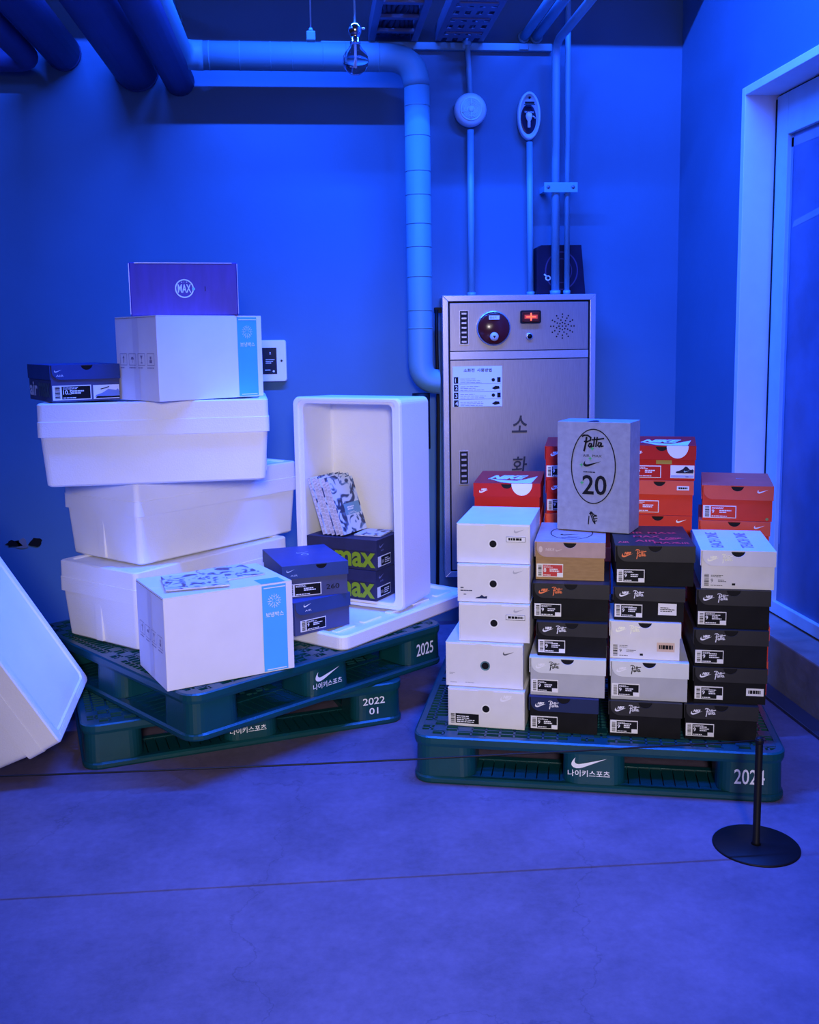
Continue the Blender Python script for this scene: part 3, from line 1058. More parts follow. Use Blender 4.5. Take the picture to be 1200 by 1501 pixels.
bx = MB()
bx.loft([rl(.012, sd_, .02), rl(.006, sd_ - .006, .022), rl(0, .012, .024), rl(.003, .002, .024), rl(.006, 0, .024), rl(.022, 0, .02, .014), rl(.024, .007, .02, .015), rl(.038, .007, .02, .024),
         rl(.041, .012, .022, .026), rl(.044, sd_ - .04, .026, .0275), rl(.048, sd_ - .032, .03, .03)])
bx.build('box_shell', M_FOAM, sb)

# ================================================================== CARDBOARD COOL-BOXES


def card_box(label, x, y, z, yaw, wd, dp, h, open_flaps=False):
    e = empty('cardboard_box', label, 'box', (x, y, z), yaw, 'white cardboard cool-boxes')
    MB().box(-wd / 2, wd / 2, 0, dp, 0, h - .004).build('carton', M_CARD, e, bevel=.002)
    # top flaps
    MB().box(-wd / 2 + .001, wd / 2 - .001, 0, dp / 2 - .001, h - .0039, h - .0005).build('flap', M_CARD, e)
    MB().box(-wd / 2 + .001, wd / 2 - .001, dp / 2 + .001, dp, h - .0039, h - .0005).build('flap', M_CARD, e)
    band = Print()
    b0, b1 = wd / 2 - .105, wd / 2 - .022
    band.rect(b0, .004, b1, h - .006)
    bo = band.build('blue_band', M_CARDB, e, label='bright blue printed band')
    Print().rect(b0, .0, b1, dp * .22).build('blue_band', M_CARDB, e, (0, 0, h - .0005), **TOP)
    pm = Print()
    cu, cv = (b0 + b1) / 2, h * .80
    for k in range(8):
        q = 2 * math.pi * k / 8
        a_, b_ = math.cos(q), math.sin(q)
        pm.stroke([(cu + .006 * a_, cv + .006 * b_), (cu + .023 * a_, cv + .023 * b_)], .0013)
        for s in (-.45, .45):
            pm.stroke([(cu + .013 * a_, cv + .013 * b_), (cu + .022 * math.cos(q + s), cv + .022 * math.sin(q + s))], .0010)
    pm.build('snowflake_print', M_WHITEP, bo, off=.0016)
    pm = Print()
    pm.text('보냉박스', cu - .031, cv - .052, h=.016, wd=.062, bold=.012)
    Print().rect(b0 + .006, h - .016, b1 - .002, h - .013).build('band_line', M_WHITEP, bo, off=.0016)
    Print().rect(b0 + .01, .008, b1 - .006, .011).build('band_line', M_WHITEP, bo, off=.0016)
    pm.build('band_lettering', M_WHITEP, bo, off=.0016)
    # left end: tape and handling symbols
    Print().rect(-dp * .57, .002, -dp * .43, h - .004).build('tape', mat('packing_tape', (.70, .66, .72), .35, var=.02), e, (-wd / 2, 0, 0), **LEFT)
    sy = Print()
    for k in range(4):
        u0 = -dp * .90 + k * dp * .22
        u1 = u0 + dp * .17
        v0, v1 = h * .42, h * .56
        for r_ in ((u0, v0, u1, v0 + .0015), (u0, v1 - .0015, u1, v1), (u0, v0, u0 + .0015, v1), (u1 - .0015, v0, u1, v1)):
            sy.rect(*r_)
        cu, cv = (u0 + u1) / 2, (v0 + v1) / 2
        if k == 0:
            sy.rect(cu - .002, cv - .012, cu + .002, cv + .006).poly([(cu - .007, cv + .004), (cu + .007, cv + .004), (cu, cv + .014)])
        elif k == 1:
            sy.poly([(cu - .011, cv), (cu + .011, cv), (cu + .006, cv + .009), (cu - .006, cv + .009)]).rect(cu - .001, cv - .012, cu + .001, cv)
        elif k == 2:
            sy.poly([(cu - .008, cv + .013), (cu - .001, cv), (cu + .001, cv), (cu + .008, cv + .013)]).rect(cu - .001, cv - .01, cu + .001, cv).rect(cu - .006, cv - .013, cu + .006, cv - .010)
        else:
            sy.rect(cu - .008, cv - .012, cu + .008, cv - .002).rect(cu - .005, cv + .0, cu + .005, cv + .010)
        sy.lines(u0, h * .385, u1, h * .405, 1, .6)
    sy.build('handling_symbols', mat('pale_ink', (.25, .22, .34), .6), e, (-wd / 2, 0, 0), off=.0016, **LEFT)
    # raw cut edges
    MB().box(-wd / 2 - .0015, -wd / 2 - .0002, .004, dp - .004, h - .006, h - .0045).build('cut_edge', M_CARDBRN, e)
    return e


card_box('white cardboard box with blue band, in front on the 2025 pallet', -.265, 3.115, ZL, 24.4, .423, .305, .293)
ZC = ZL + .293
card_box('white cardboard box with blue band on the topmost polystyrene box', -.330, 3.565, ZTT, 38.2, .424, .280, .287)
ZC2 = ZTT + .287

# ================================================================== SHOE BOXES
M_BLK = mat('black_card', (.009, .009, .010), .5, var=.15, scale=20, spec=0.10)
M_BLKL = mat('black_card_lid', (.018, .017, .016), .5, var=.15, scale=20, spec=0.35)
M_NAVY = mat('navy_card', (.02, .03, .09), .45, var=.1, spec=0.12)
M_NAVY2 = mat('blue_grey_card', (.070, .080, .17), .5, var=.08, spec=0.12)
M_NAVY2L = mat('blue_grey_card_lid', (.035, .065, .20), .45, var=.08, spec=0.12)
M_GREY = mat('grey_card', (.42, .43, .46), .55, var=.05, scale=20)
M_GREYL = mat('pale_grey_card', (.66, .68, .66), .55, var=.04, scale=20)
M_CREAM = mat('cream_card', (.72, .70, .66), .55, var=.04, scale=20)
M_WHT = mat('white_card', (.72, .71, .72), .5, var=.03, scale=20)
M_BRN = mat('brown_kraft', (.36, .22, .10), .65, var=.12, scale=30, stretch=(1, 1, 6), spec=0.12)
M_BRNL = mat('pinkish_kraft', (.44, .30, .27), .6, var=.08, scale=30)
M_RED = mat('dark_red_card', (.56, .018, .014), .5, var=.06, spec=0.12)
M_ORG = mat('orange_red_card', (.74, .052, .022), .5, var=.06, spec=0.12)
M_ORGL = mat('orange_red_lid', (.80, .09, .042), .5, var=.06, spec=0.3)
M_ORP = mat('orange_ink', (.95, .22, .06), .4, var=.03)
M_REDP = mat('red_ink', (1.0, .045, .06), .4, var=.03)
M_FOIL = mat('bright_foil', (1.0, 1.0, .72), .4, metal=0, var=.02)
M_LAB = mat('label_paper', (.80, .80, .80), .5, var=.02)
M_LABR = mat('red_label', (.55, .03, .03), .5, var=.03)
M_TAPEY = mat('ochre_tape', (.42, .28, .03), .5)
M_GREEN = mat('lime_ink', (.26, .38, .01), .45, var=.05)
M_GSTAR = mat('green_ink', (.05, .42, .12), .5)


def size_label(e, x, z, wd, h, y, field=M_BLACKP, big=True, num='9', rows=2, ink=M_WHITEP, tab=True):
    la = MB().box(x, x + wd, y - .0009, y, z, z + h).build('size_label', M_LAB, e)
    f0, f1 = x + wd * .235, x + wd * .975
    Print().rect(f0, z + h * .06, f1, z + h * .93).build('label_field', field, la, (0, y - .0009, 0), off=.0005)
    bc = Print()
    v = z + h * .10
    while v < z + h * .88:
        t_ = h * random.choice((.025, .045, .07))
        bc.rect(x + wd * .06, v, x + wd * .19, v + t_)
        v += t_ + h * random.choice((.03, .05))
    bc.build('barcode', M_BLACKP, la, (0, y - .0009, 0), off=.0005)
    tx = Print()
    tx.lines(f0 + wd * .03, z + h * .74, f0 + wd * .42, z + h * .90, 2, .5)
    if num:
        tx.text(num, f0 + wd * .03, z + h * .38, h=h * .30, bold=.02)
    tx.lines(f0 + wd * .26, z + h * .42, f0 + wd * .62, z + h * (.42 + .14 * rows), rows, .6)
    tx.lines(f0 + wd * .03, z + h * .12, f0 + wd * .5, z + h * .2, 1, .8)
    if tab:
        tx.rect(f1 - wd * .20, z + h * .06, f1, z + h * .34)
    tx.build('label_print', ink, la, (0, y - .0009, 0), off=.0010)
    return la


def direct_label(e, x, z, wd, h, y, num='9'):
    t_ = Print()
    v = z
    while v < z + h:
        s = h * random.choice((.03, .05, .08))
        t_.rect(x, v, x + wd * .14, v + s)
        v += s + h * .05
    t_.lines(x + wd * .2, z + h * .75, x + wd * .6, z + h, 2, .35)
    t_.text(num, x + wd * .2, z + h * .30, h=h * .30)
    t_.lines(x + wd * .42, z + h * .36, x + wd * .72, z + h * .62, 2, .35)
    t_.lines(x + wd * .2, z + h * .02, x + wd * .6, z + h * .12, 1, .5)
    t_.rect(x + wd * .84, z + h * .08, x + wd * .94, z + h * .26)
    t_.build('printed_label', M_BLACKP, e, (0, y, 0))


def sticker(e, x, z, wd, h, y, m=M_LAB, lines=1, name='sticker', ink=M_BLACKP, border=False):
    s = MB().box(x, x + wd, y - .0009, y, z, z + h).build(name, m, e)
    p_ = Print()
    p_.lines(x + wd * .12, z + h * .30, x + wd * .95, z + h * (.30 + .45), lines, .8 / max(1, lines) + .2)
    if border:
        t_ = h * .07
        p_.rect(x, z, x + wd, z + t_).rect(x, z + h - t_, x + wd, z + h).rect(x, z, x + t_, z + h).rect(x + wd - t_, z, x + wd, z + h)
    p_.build('sticker_print', ink, s, (0, y - .0009, 0), off=.0005)
    return s


def lid_mesh(wd, dp, h, fh, notch, curve):
    l = MB()
    l.box(-wd / 2, wd / 2, .0022, dp, h - .0025, h)
    pts = []
    nr = .0205
    nx = notch
    x0, x1 = -wd / 2 + (.006 if curve else 0), wd / 2
    pts.append((x0, h))
    if curve:
        r = fh * .62
        for k in range(7):
            q = R(180 + 90 * k / 6)
            pts.append((x0 + r + r * math.cos(q), h - fh + r + r * math.sin(q)))
    else:
        pts.append((x0, h - fh))
    pts += [(x1, h - fh), (x1, h)]
    if nx is not None:
        for k in range(11):
            q = R(0 - 180 * k / 10)
            pts.append((nx + nr * math.cos(q), h + nr * .92 * math.sin(q)))
    l.prism(pts, 0, .0022)
    l.box(wd / 2 - .0022, wd / 2, .0022, dp, h - fh, h - .0025)
    l.box(-wd / 2, -wd / 2 + .0022, .0022, dp, h - fh, h - .0025)
    l.box(-wd / 2, wd / 2, dp - .0022, dp, h - fh, h - .0025)
    return l


def shoe_box(label, x, y, z, yaw, wd, h, dp=.33, body=M_BLK, lid=M_BLKL, group='stacked shoe boxes on the 2024 pallet',
             logo='np', ink=M_WHITEP, lab='black', lfrac=.40, notch=0.0, curve=True, inkp=None, num='9', rows=2, plain=False):
    e = empty('shoe_box', label, 'shoe box', (x, y, z), yaw, group)
    h -= .001
    MB().box(-wd / 2 + .0035, wd / 2 - .0035, .004, dp - .003, 0, h - .003).build('box_body', body, e)
    fh = h * lfrac
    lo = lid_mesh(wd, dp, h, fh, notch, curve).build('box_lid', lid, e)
    if notch is not None:
        Print().poly([(notch + .0203 * math.cos(R(180 + 18 * k)), h - .004 + .0185 * math.sin(R(180 + 18 * k))) for k in range(11)]).build('notch_shade', M_BLACKP, e, (0, .004, 0), off=.0006)  # flat black half disc paints the darkness inside the notch
    if plain:
        return e, lo, h, fh
    if logo == 'np':
        Print().nike(-wd / 2 + .019, h - fh * .72, .034).build('logo_print', ink, lo)
        Print().patta(-wd / 2 + .061, h - fh * .80, .030, fh * .56).build('script_logo', inkp or ink, lo)
    elif logo == 'swoosh_right':
        Print().swoosh(wd / 2 - .052, h - fh * .5, .034).build('swoosh_logo', ink, lo)
    elif logo == 'nike':
        Print().nike(-wd / 2 + .020, h - fh * .72, .032).build('logo_print', ink, lo)
    if lab == 'black':
        size_label(e, -wd / 2 + .006, .010, .082, .040, .004, num=num, rows=rows)
    elif lab == 'red':
        size_label(e, -wd / 2 + .006, .008, .082, .042, .004, field=M_LABR, num='8')
    elif lab == 'direct':
        direct_label(e, -wd / 2 + .012, .008, .095, .036, .004)
    elif lab == 'redfield':
        size_label(e, -wd / 2 + .006, .008, .106, .042, .004, field=M_RED if body is M_RED else M_ORG, num='9', tab=False)
    return e, lo, h, fh


# --- column of white boxes with a round hole
zs = [.1505]
for hh in (.124, .143, .123, .121):
    zs.append(zs[-1] + hh)


def white_box(label, x, y, z, yaw, wd, h, dp=.33, kind=0):
    e = empty('shoe_box', label, 'shoe box', (x, y, z), yaw, 'stacked shoe boxes on the 2024 pallet')
    h -= .001
    MB().box(-wd / 2, wd / 2, .004, dp, 0, h - .002).build('box_body', M_WHT, e, bevel=.0015)
    MB().box(-wd / 2 + .004, wd / 2 - .004, .0015, .0039, .003, h - .004).build('front_panel', M_WHT, e, bevel=.0006)
    lo = MB().box(-wd / 2, wd / 2, .003, dp, h - .0019, h).build('top_flap', M_WHT, e)
    MB().box(-.024, .024, .0012, .0029, h - .010, h - .0005).build('tuck_tab', M_WHT, e)
    cu, cv = (0.0 if kind != 3 else .004), h * .50
    Print().disc(cu, cv, .0155).build('hole_rim', M_LAB if kind != 3 else mat('oily_ring', (.10, .22, .25), .3, var=.6, scale=60), e, (0, .0015, 0), off=.0005)
    Print().disc(cu, cv, .0112).build('round_hole', M_BLACKP, e, (0, .0015, 0), off=.0010)
    y0 = .0015
    if kind == 0:
        Print().swoosh(wd / 2 - .050, h * .79, .034).build('swoosh_logo', M_GREYP, e, (0, y0, 0))
        sticker(e, wd / 2 - .074, h * .56, .060, .017, y0, border=True, lines=1)
        e.matrix_basis
    elif kind == 1:
        Print().swoosh(wd / 2 - .052, h * .78, .034).build('swoosh_logo', M_GREYP, e, (0, y0, 0))
        q = Print()
        q.lines(-wd / 2 + .010, h * .36, -wd / 2 + .026, h * .40, 1, .9).lines(-wd / 2 + .010, h * .29, -wd / 2 + .052, h * .33, 1, .7)
        q.lines(-wd / 2 + .020, h * .19, -wd / 2 + .034, h * .22, 1, .8)
        q.poly([(-wd / 2 + .056, h * .10), (-wd / 2 + .093, h * .10), (-wd / 2 + .094, h * .17), (-wd / 2 + .084, h * .155), (-wd / 2 + .077, h * .20), (-wd / 2 + .070, h * .15), (-wd / 2 + .060, h * .13)])
        q.build('shoe_drawing', M_NAVY, e, (0, y0, 0))
    elif kind == 2:
        Print().swoosh(wd / 2 - .050, h * .80, .034).build('swoosh_logo', M_GREYP, e, (0, y0, 0))
        sticker(e, wd / 2 - .074, h * .60, .060, .017, y0, border=True, lines=1)
    elif kind == 3:
        Print().swoosh(wd / 2 - .062, h * .76, .036).build('swoosh_logo', mat('dark_grey_ink', (.10, .10, .12), .5), e, (0, y0, 0))
        Print().lines(-wd / 2 + .012, h * .27, -wd / 2 + .03, h * .33, 2, .6).lines(-wd / 2 + .014, h * .08, -wd / 2 + .036, h * .11, 1, .7).lines(-wd / 2 + .062, h * .09, -wd / 2 + .098, h * .115, 1, .7).build('printed_label', M_GREYP, e, (0, y0, 0))
    else:
        Print().nike(wd / 2 - .076, h * .72, .044).build('logo_print', mat('gloss_white_ink', (.85, .85, .9), .2), e, (0, y0, 0))
        bl = Print().rect(-wd / 2 + .024, .010, -wd / 2 + .098, .042).build('black_label', M_BLACKP, e, (0, y0, 0))
        q = Print().lines(-wd / 2 + .028, .014, -wd / 2 + .09, .038, 4, .5).build('label_print', M_WHITEP, bl, (0, y0, 0), off=.0014)
        q = Print()
        v = .010
        while v < .042:
            s = random.choice((.001, .002, .003))
            q.rect(-wd / 2 + .009, v, -wd / 2 + .021, v + s)
            v += s + .0016
        q.build('barcode', M_BLACKP, e, (0, y0, 0))
    return e


white_box('lowest white box with round hole, black size label, on the 2024 pallet', .521, 2.980, zs[0], -19.0, .241, .124, kind=4)
white_box('wide white box with a rainbow-rimmed hole, second up in white column', .519, 3.000, zs[1], -18.8, .243, .143, kind=3)
white_box('white box with round hole and bordered sticker, middle of white column', .553, 3.009, zs[2], -17.7, .222, .123, kind=2)
white_box('white box with round hole and tiny shoe drawing, under the topmost white box', .554, 3.024, zs[3], -17.1, .226, .121, kind=1)
white_box('topmost white box with round hole and sticker, its top catching blue light', .557, 3.041, zs[4], -18.3, .230, .126, kind=0)

# --- column with brown box on top
z = .1505
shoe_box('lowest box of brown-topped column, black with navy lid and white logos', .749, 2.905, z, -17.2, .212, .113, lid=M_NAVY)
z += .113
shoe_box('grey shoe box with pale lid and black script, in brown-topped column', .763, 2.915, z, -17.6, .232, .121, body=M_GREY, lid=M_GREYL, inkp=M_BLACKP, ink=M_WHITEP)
z += .121
shoe_box('black shoe box with white logos under the orange-logo box', .780, 2.930, z, -17.0, .216, .108, rows=3)
z += .108
shoe_box('black shoe box with orange logos directly under the brown box', .783, 2.956, z, -16.6, .234, .116, ink=M_ORP)
z += .116
e, lo, h, fh = shoe_box('brown kraft shoe box with red size label under the tall grey box', .791, 3.000, z, -17.0, .217, .122, body=M_BRN, lid=M_BRNL, logo=None, lab='red')
Print().disc(-.090, h - fh * .5, .006, 14, .010).text('NIKE', -.074, h - fh * .6, h=.009, bold=.02).swoosh(-.044, h - fh * .62, .022).build('pale_logos', mat('faded_ink', (.62, .50, .46), .5), lo)
Print().ring(.0, .15, .068, .105, .003).rect(-.03, .07, .02, .074).rect(-.01, .083, .03, .086).swoosh(-.035, .11, .06).build('oval_print', M_BLACKP, lo, (0, 0, h), **TOP)
ZB2 = z + .122

# --- column with red-printed black box on top
z = .1505
shoe_box('lowest black shoe box under the red-lettered column', .984, 2.838, z, -16.4, .218, .112, rows=3)
z += .112
shoe_box('grey shoe box with pale lid below the cream box', .998, 2.848, z, -16.2, .232, .122, body=M_GREY, lid=M_GREYL, inkp=M_BLACKP, ink=M_WHITEP)
z += .122
e, lo, h, fh = shoe_box('cream shoe box with foil logos and a beige sticker', .991, 2.872, z, -17.5, .212, .118, body=M_CREAM, lid=M_CREAM, ink=M_FOIL, lab='direct')
sticker(e, .036, .026, .052, .028, .004, m=mat('beige_sticker', (.66, .48, .34), .5))
z += .118
e, lo, h, fh = shoe_box('black shoe box with extra white sticker above the cream box', 1.003, 2.877, z, -17.2, .213, .105, notch=None, rows=3)
sticker(e, .028, .020, .054, .036, .004, lines=3)
z += .105
e, lo, h, fh = shoe_box('black shoe box with orange logos and red lettering across its lid', 1.025, 2.890, z, -14.1, .236, .125, ink=M_ORP)
t_ = Print()
t_.nike(.020, .09, .085).text('AIR', -.055, .06, h=.03, bold=.02).text('MAX', .0, .035, h=.026, bold=.02).text('AIR', -.108, .035, h=.03, wd=.035, bold=.02)
t_.text('MAX', -.055, .13, h=.028, bold=.02).text('AIR', .062, .035, h=.022, wd=.045, bold=.02).text('AIR MAX', -.085, .19, h=.028, wd=.17, bold=.02)
t_.build('red_lettering', M_REDP, lo, (0, 0, h), **TOP)
ZB3 = z + .125

# --- column with white box on top
z = .1505
shoe_box('lowest black shoe box nearest the stanchion post', 1.199, 2.783, z, -15.8, .214, .111, rows=3)
z += .111
e, lo, h, fh = shoe_box('black shoe box with white rounded sticker on its end', 1.228, 2.793, z, -15.6, .214, .111, rows=3)
sticker(e, .048, .026, .050, .023, .004, lines=1)
z += .111
shoe_box('black shoe box midway up the white-topped column', 1.230, 2.798, z, -15.2, .216, .115, rows=3)
z += .115
shoe_box('black shoe box directly under the white shoe box', 1.240, 2.811, z, -15.9, .214, .119, rows=3)
z += .119
e, lo, h, fh = shoe_box('white lidded shoe box with foil logos and lettered top', 1.253, 2.816, z, -16.8, .215, .118, body=M_CREAM, lid=M_WHT, ink=M_FOIL, lab='direct')
M_PURP = mat('purple_ink', (.30, .22, .50), .5)
Print().text('EACH ONE', -.036, .045, h=.036, wd=.235, rot=90, bold=.01).text('TEACH ONE', .052, .045, h=.036, wd=.235, rot=90, bold=.01).build('lid_lettering', M_PURP, lo, (0, 0, h), **TOP)

# --- red boxes in the rear rank
GR = 'red shoe boxes in the rear rank'


ORD = ('lowest', 'second', 'third', 'fourth', 'fifth')


def red_stack(x, y, yaw, n, htop, tops, wd=.232, dp=.33, behind=''):
    """hidden boxes below, visible ones from tops (highest first)"""
    nh = n - len(tops)
    zz = .1505
    hh = (htop - zz) / n
    for k in range(nh):
        shoe_box('%s orange-red shoe box up from the pallet, hidden behind the %s column' % (ORD[k], behind), x + .002 * (k % 2), y, zz, yaw, wd, hh, dp, body=M_ORG, lid=M_ORGL, group=GR, plain=True)
        zz += hh
    out = []
    for t_ in reversed(tops):
        out.append(shoe_box(t_[0], x + t_[1], y, zz, yaw, wd, hh, dp, group=GR, **t_[2]))
        zz += hh
    return list(reversed(out))


def big_logo(e, lo, h, fh, wd, dp):
    """large white logo over lid top that runs down onto the lid front"""
    p_ = Print()
    p_.text('NIKE', -.075, .10, h=.10, wd=.14, shear=.5, bold=.06)
    p_.poly([(-.075, .115), (-.02, .02), (.012, .0025), (.084, .0025), (.098, .18), (.060, .10), (.03, .06), (-.01, .07)])
    p_.build('logo_print', M_WHITEP, lo, (0, 0, h), **TOP)
    q = Print()
    pts = [(.018 + .0 , h)] + [(.052 + .036 * math.cos(R(180 + 180 * k / 14)) * (1 if k > 7 else 1.0), h - .002 + fh * .86 * math.sin(R(180 + 180 * k / 14))) for k in range(15)] + [(.088, h)]
    pts = [p for p in pts]
    q.poly(pts)
    q.build('logo_print', M_WHITEP, lo, off=.0012)


dA = dict(body=M_RED, lid=M_RED, logo='nike', lab=None, curve=False)
(a1,) = red_stack(.672, 3.400, -15.6, 6, .862, [('red shoe box with big white logo behind the topmost white box', 0, dA)], wd=.232, behind='round-holed white')
big_logo(*a1, .232, .33)
st_ = red_stack(.925, 3.400, -15.5, 7, .984, [
    ('red shoe box half hidden behind tall grey box, on top', 0, dict(body=M_RED, lid=M_RED, logo='nike', lab='black', curve=True)),
    ('red shoe box half hidden behind tall grey box, one below the top', .003, dict(body=M_RED, lid=M_RED, logo='nike', lab='black', curve=True))], behind='brown-topped')
for s_ in st_:
    pass
tC = red_stack(1.187, 3.300, -20.5, 7, .990, [
    ('red shoe box with big white logo and shoe picture, topmost of the rear rank', 0, dict(body=M_RED, lid=M_RED, logo='nike', lab='redfield', curve=False)),
    ('orange-red shoe box with small white sticker under the picture-labelled box', -.006, dict(body=M_ORG, lid=M_ORGL, logo=None, lab='redfield', curve=False)),
    ('orange-red shoe box showing only its lid behind red lettering', -.010, dict(body=M_ORG, lid=M_ORG, logo='swoosh_right', ink=M_FOIL, lab=None, curve=False))], wd=.226, behind='red-lettered')
e, lo, h, fh = tC[0]
big_logo(e, lo, h, fh, .226, .33)


def shoe_picture(e, x, z, wd, h, y, ink=M_NAVYB, tint=None):
    s = MB().box(x, x + wd, y - .0009, y, z, z + h).build('picture_label', M_LAB, e)
    Print().rect(x + wd * .02, z + h * .05, x + wd * .98, z + h * .24).build('picture_ground', tint or mat('pale_blue_ink', (.35, .40, .62), .5), s, (0, y - .0009, 0), off=.0005)
    pts = [(.22, .42), (.30, .40), (.95, .40), (.98, .62), (.93, .72), (.86, .66), (.80, .70), (.70, .90), (.62, .92), (.52, .72), (.36, .58), (.24, .52)]
    Print().poly([(x + a * wd, z + b * h) for a, b in pts]).build('shoe_silhouette', ink, s, (0, y - .0009, 0), off=.0010)
    Print().swoosh(x + wd * .56, z + h * .48, wd * .26).build('shoe_swoosh', mat('teal_ink', (.30, .55, .55), .5), s, (0, y - .0009, 0), off=.0014)
    Print().lines(x + wd * .64, z + h * .10, x + wd * .84, z + h * .16, 1, .8).build('picture_text', M_BLACKP, s, (0, y - .0009, 0), off=.0014)
    return s


shoe_picture(e, .030, .008, .078, .044, .004)
MB().box(-.018, .034, .0031, .004, .056, .069).build('ochre_tape', M_TAPEY, e)
e, lo, h, fh = tC[1]
sticker(lo, .058, h - fh * .66, .040, .014, 0, lines=1, name='price_sticker')
tD = red_stack(1.402, 3.172, -21.5, 6, .864, [
    ('orange-red shoe box with dark lid top and white swoosh, standing nearest the door', 0, dict(body=M_ORG, lid=M_ORGL, logo='swoosh_right', lab='redfield', curve=True)),
    ('orange-red shoe box just behind the white lidded shoe box', -.008, dict(body=M_ORG, lid=M_ORGL, logo='swoosh_right', lab=None, curve=True))], wd=.228, behind='white-topped')
e, lo, h, fh = tD[0]
Print().disc(.095, .008, .005, 12).build('green_dot', mat('olive_ink', (.25, .28, .06), .5), e, (0, .004, 0))
Print().swoosh(.0, .17, .035).build('swoosh_logo', M_GREYP, lo, (0, 0, h), **TOP)

# --- tall grey box standing on two columns
zg = max(ZB2, ZB3) + .0008
gb = empty('shoe_box', 'tall grey shoe box on end, printed 20 inside an oval', 'shoe box', (.902, 3.138, zg), -32.3)
gw, gd, gh = .238, .128, .357
M_GB = mat('speckled_grey_card', (.30, .305, .34), .6, var=.12, scale=45)
MB().box(-gw / 2, gw / 2, .002, gd, 0, gh - .001).build('box_body', M_GB, gb, bevel=.0015)
MB().box(-gw / 2, gw / 2, 0, .0019, .002, gh - .002).build('box_lid', M_GB, gb)


def gp(px, py):
    """photo pixel on the front of the grey box -> local x,z"""
    return ((px - 868.2) / 107.0 * gw, (779 - py) / 163.0 * gh)


M_DKI = mat('dark_ink', (.010, .010, .012), .6, spec=.1)
cx_, cz_ = gp(868.5, 682)
bo = Print().ring(cx_, cz_, .074, .122, .0035, 56)
a, b = gp(852, 659)
bo.patta(a, b, .070, .050)
a, b = gp(853, 668)
bo.text('AIR', a, b, h=.008, wd=.022).text('MAX', a + .032, b, h=.008, wd=.030)
a, b = gp(853.5, 682.5)
bo.swoosh(a, b, .060, .9)
a, b = gp(854, 691)
bo.lines(a, b, a + .048, b + .0035, 1, .8)
a, b = gp(852.5, 724)
bo.text('20', a, b, h=.064, wd=.080, bold=.014)
a, b = gp(862, 768)
for pts in ([(0, 0), (.002, .026)], [(.010, .040), (.004, .034)], [(.006, .040), (.014, .030), (.022, .004)], [(.010, .040), (.020, .030), (.026, .030)], [(.006, .036), (.016, .010), (.022, .002)],
            [(.018, .026), (.028, .028)], [(.020, .018), (.029, .020)], [(.022, .010), (.028, .012)]):
    bo.stroke([(a + x, b + y) for x, y in pts], .0034)
bo.build('box_print', M_DKI, gb)
gs = Print()
for (px, py) in ((867, 655.5), (864, 670), (851, 680), (852, 706.5)):
    a, b = gp(px, py)
    r_ = .0075
    gs.poly([(a + (r_ if k % 2 == 0 else r_ * .38) * math.cos(R(45 * k + 90)), b + (r_ if k % 2 == 0 else r_ * .38) * math.sin(R(45 * k + 90))) for k in range(8)])
gs.build('green_sparkles', M_GSTAR, gb, off=.0014)
Print().poly([(-.005 + .018 * math.cos(R(180 * k / 10)), .006 + .05 * math.sin(R(180 * k / 10))) for k in range(11)]).build('notch_shade', M_BLACKP, gb, (0, 0, gh - .001), **TOP)  # darkness of the notch opening, painted as a black half disc

# ------------------------------------------------------------------ shoe boxes on the left side
GL = 'blue-grey shoe boxes on the polystyrene lid'
zN = ZL + lt + .0005
e, lo, h, fh = shoe_box('blue-grey shoe box resting on the loose polystyrene lid, lower of two', .027, 3.436, zN, 33.0, .235, .119, .32, body=M_NAVY2, lid=M_NAVY2L, group=GL, logo=None, lab=None, notch=None, curve=True)
size_label(e, -.092, .010, .105, .040, .004, num='9', tab=False)
Print().swoosh(-.080, h - fh * .45, .032).text('AIR', -.074, h - fh * .78, h=.006, wd=.026).build('logo_print', M_WHITEP, lo)
e, lo, h, fh = shoe_box('blue-grey shoe box marked 260, on top of its twin', .005, 3.452, zN + .119, 14.5, .238, .118, .32, body=M_NAVY2, lid=M_NAVY2L, group=GL, logo=None, lab=None, notch=.022, curve=False)
size_label(e, -.105, .006, .125, .044, .004, num='', tab=False)
Print().text('260', .038, .022, h=.017, wd=.048).build('handwriting', M_BLACKP, e, (0, .004, 0))
Print().swoosh(-.104, h - fh * .5, .03).text('AIR', -.09, h - fh * .82, h=.006, wd=.026).build('logo_print', mat('silver_blue_ink', (.35, .45, .7), .4), lo)
Print().swoosh(-.02, .19, .05).ring(.005, .165, .014, .014, .004, 20).build('logo_print', mat('silver_ink', (.45, .55, .75), .4), lo, (0, 0, h), **TOP)

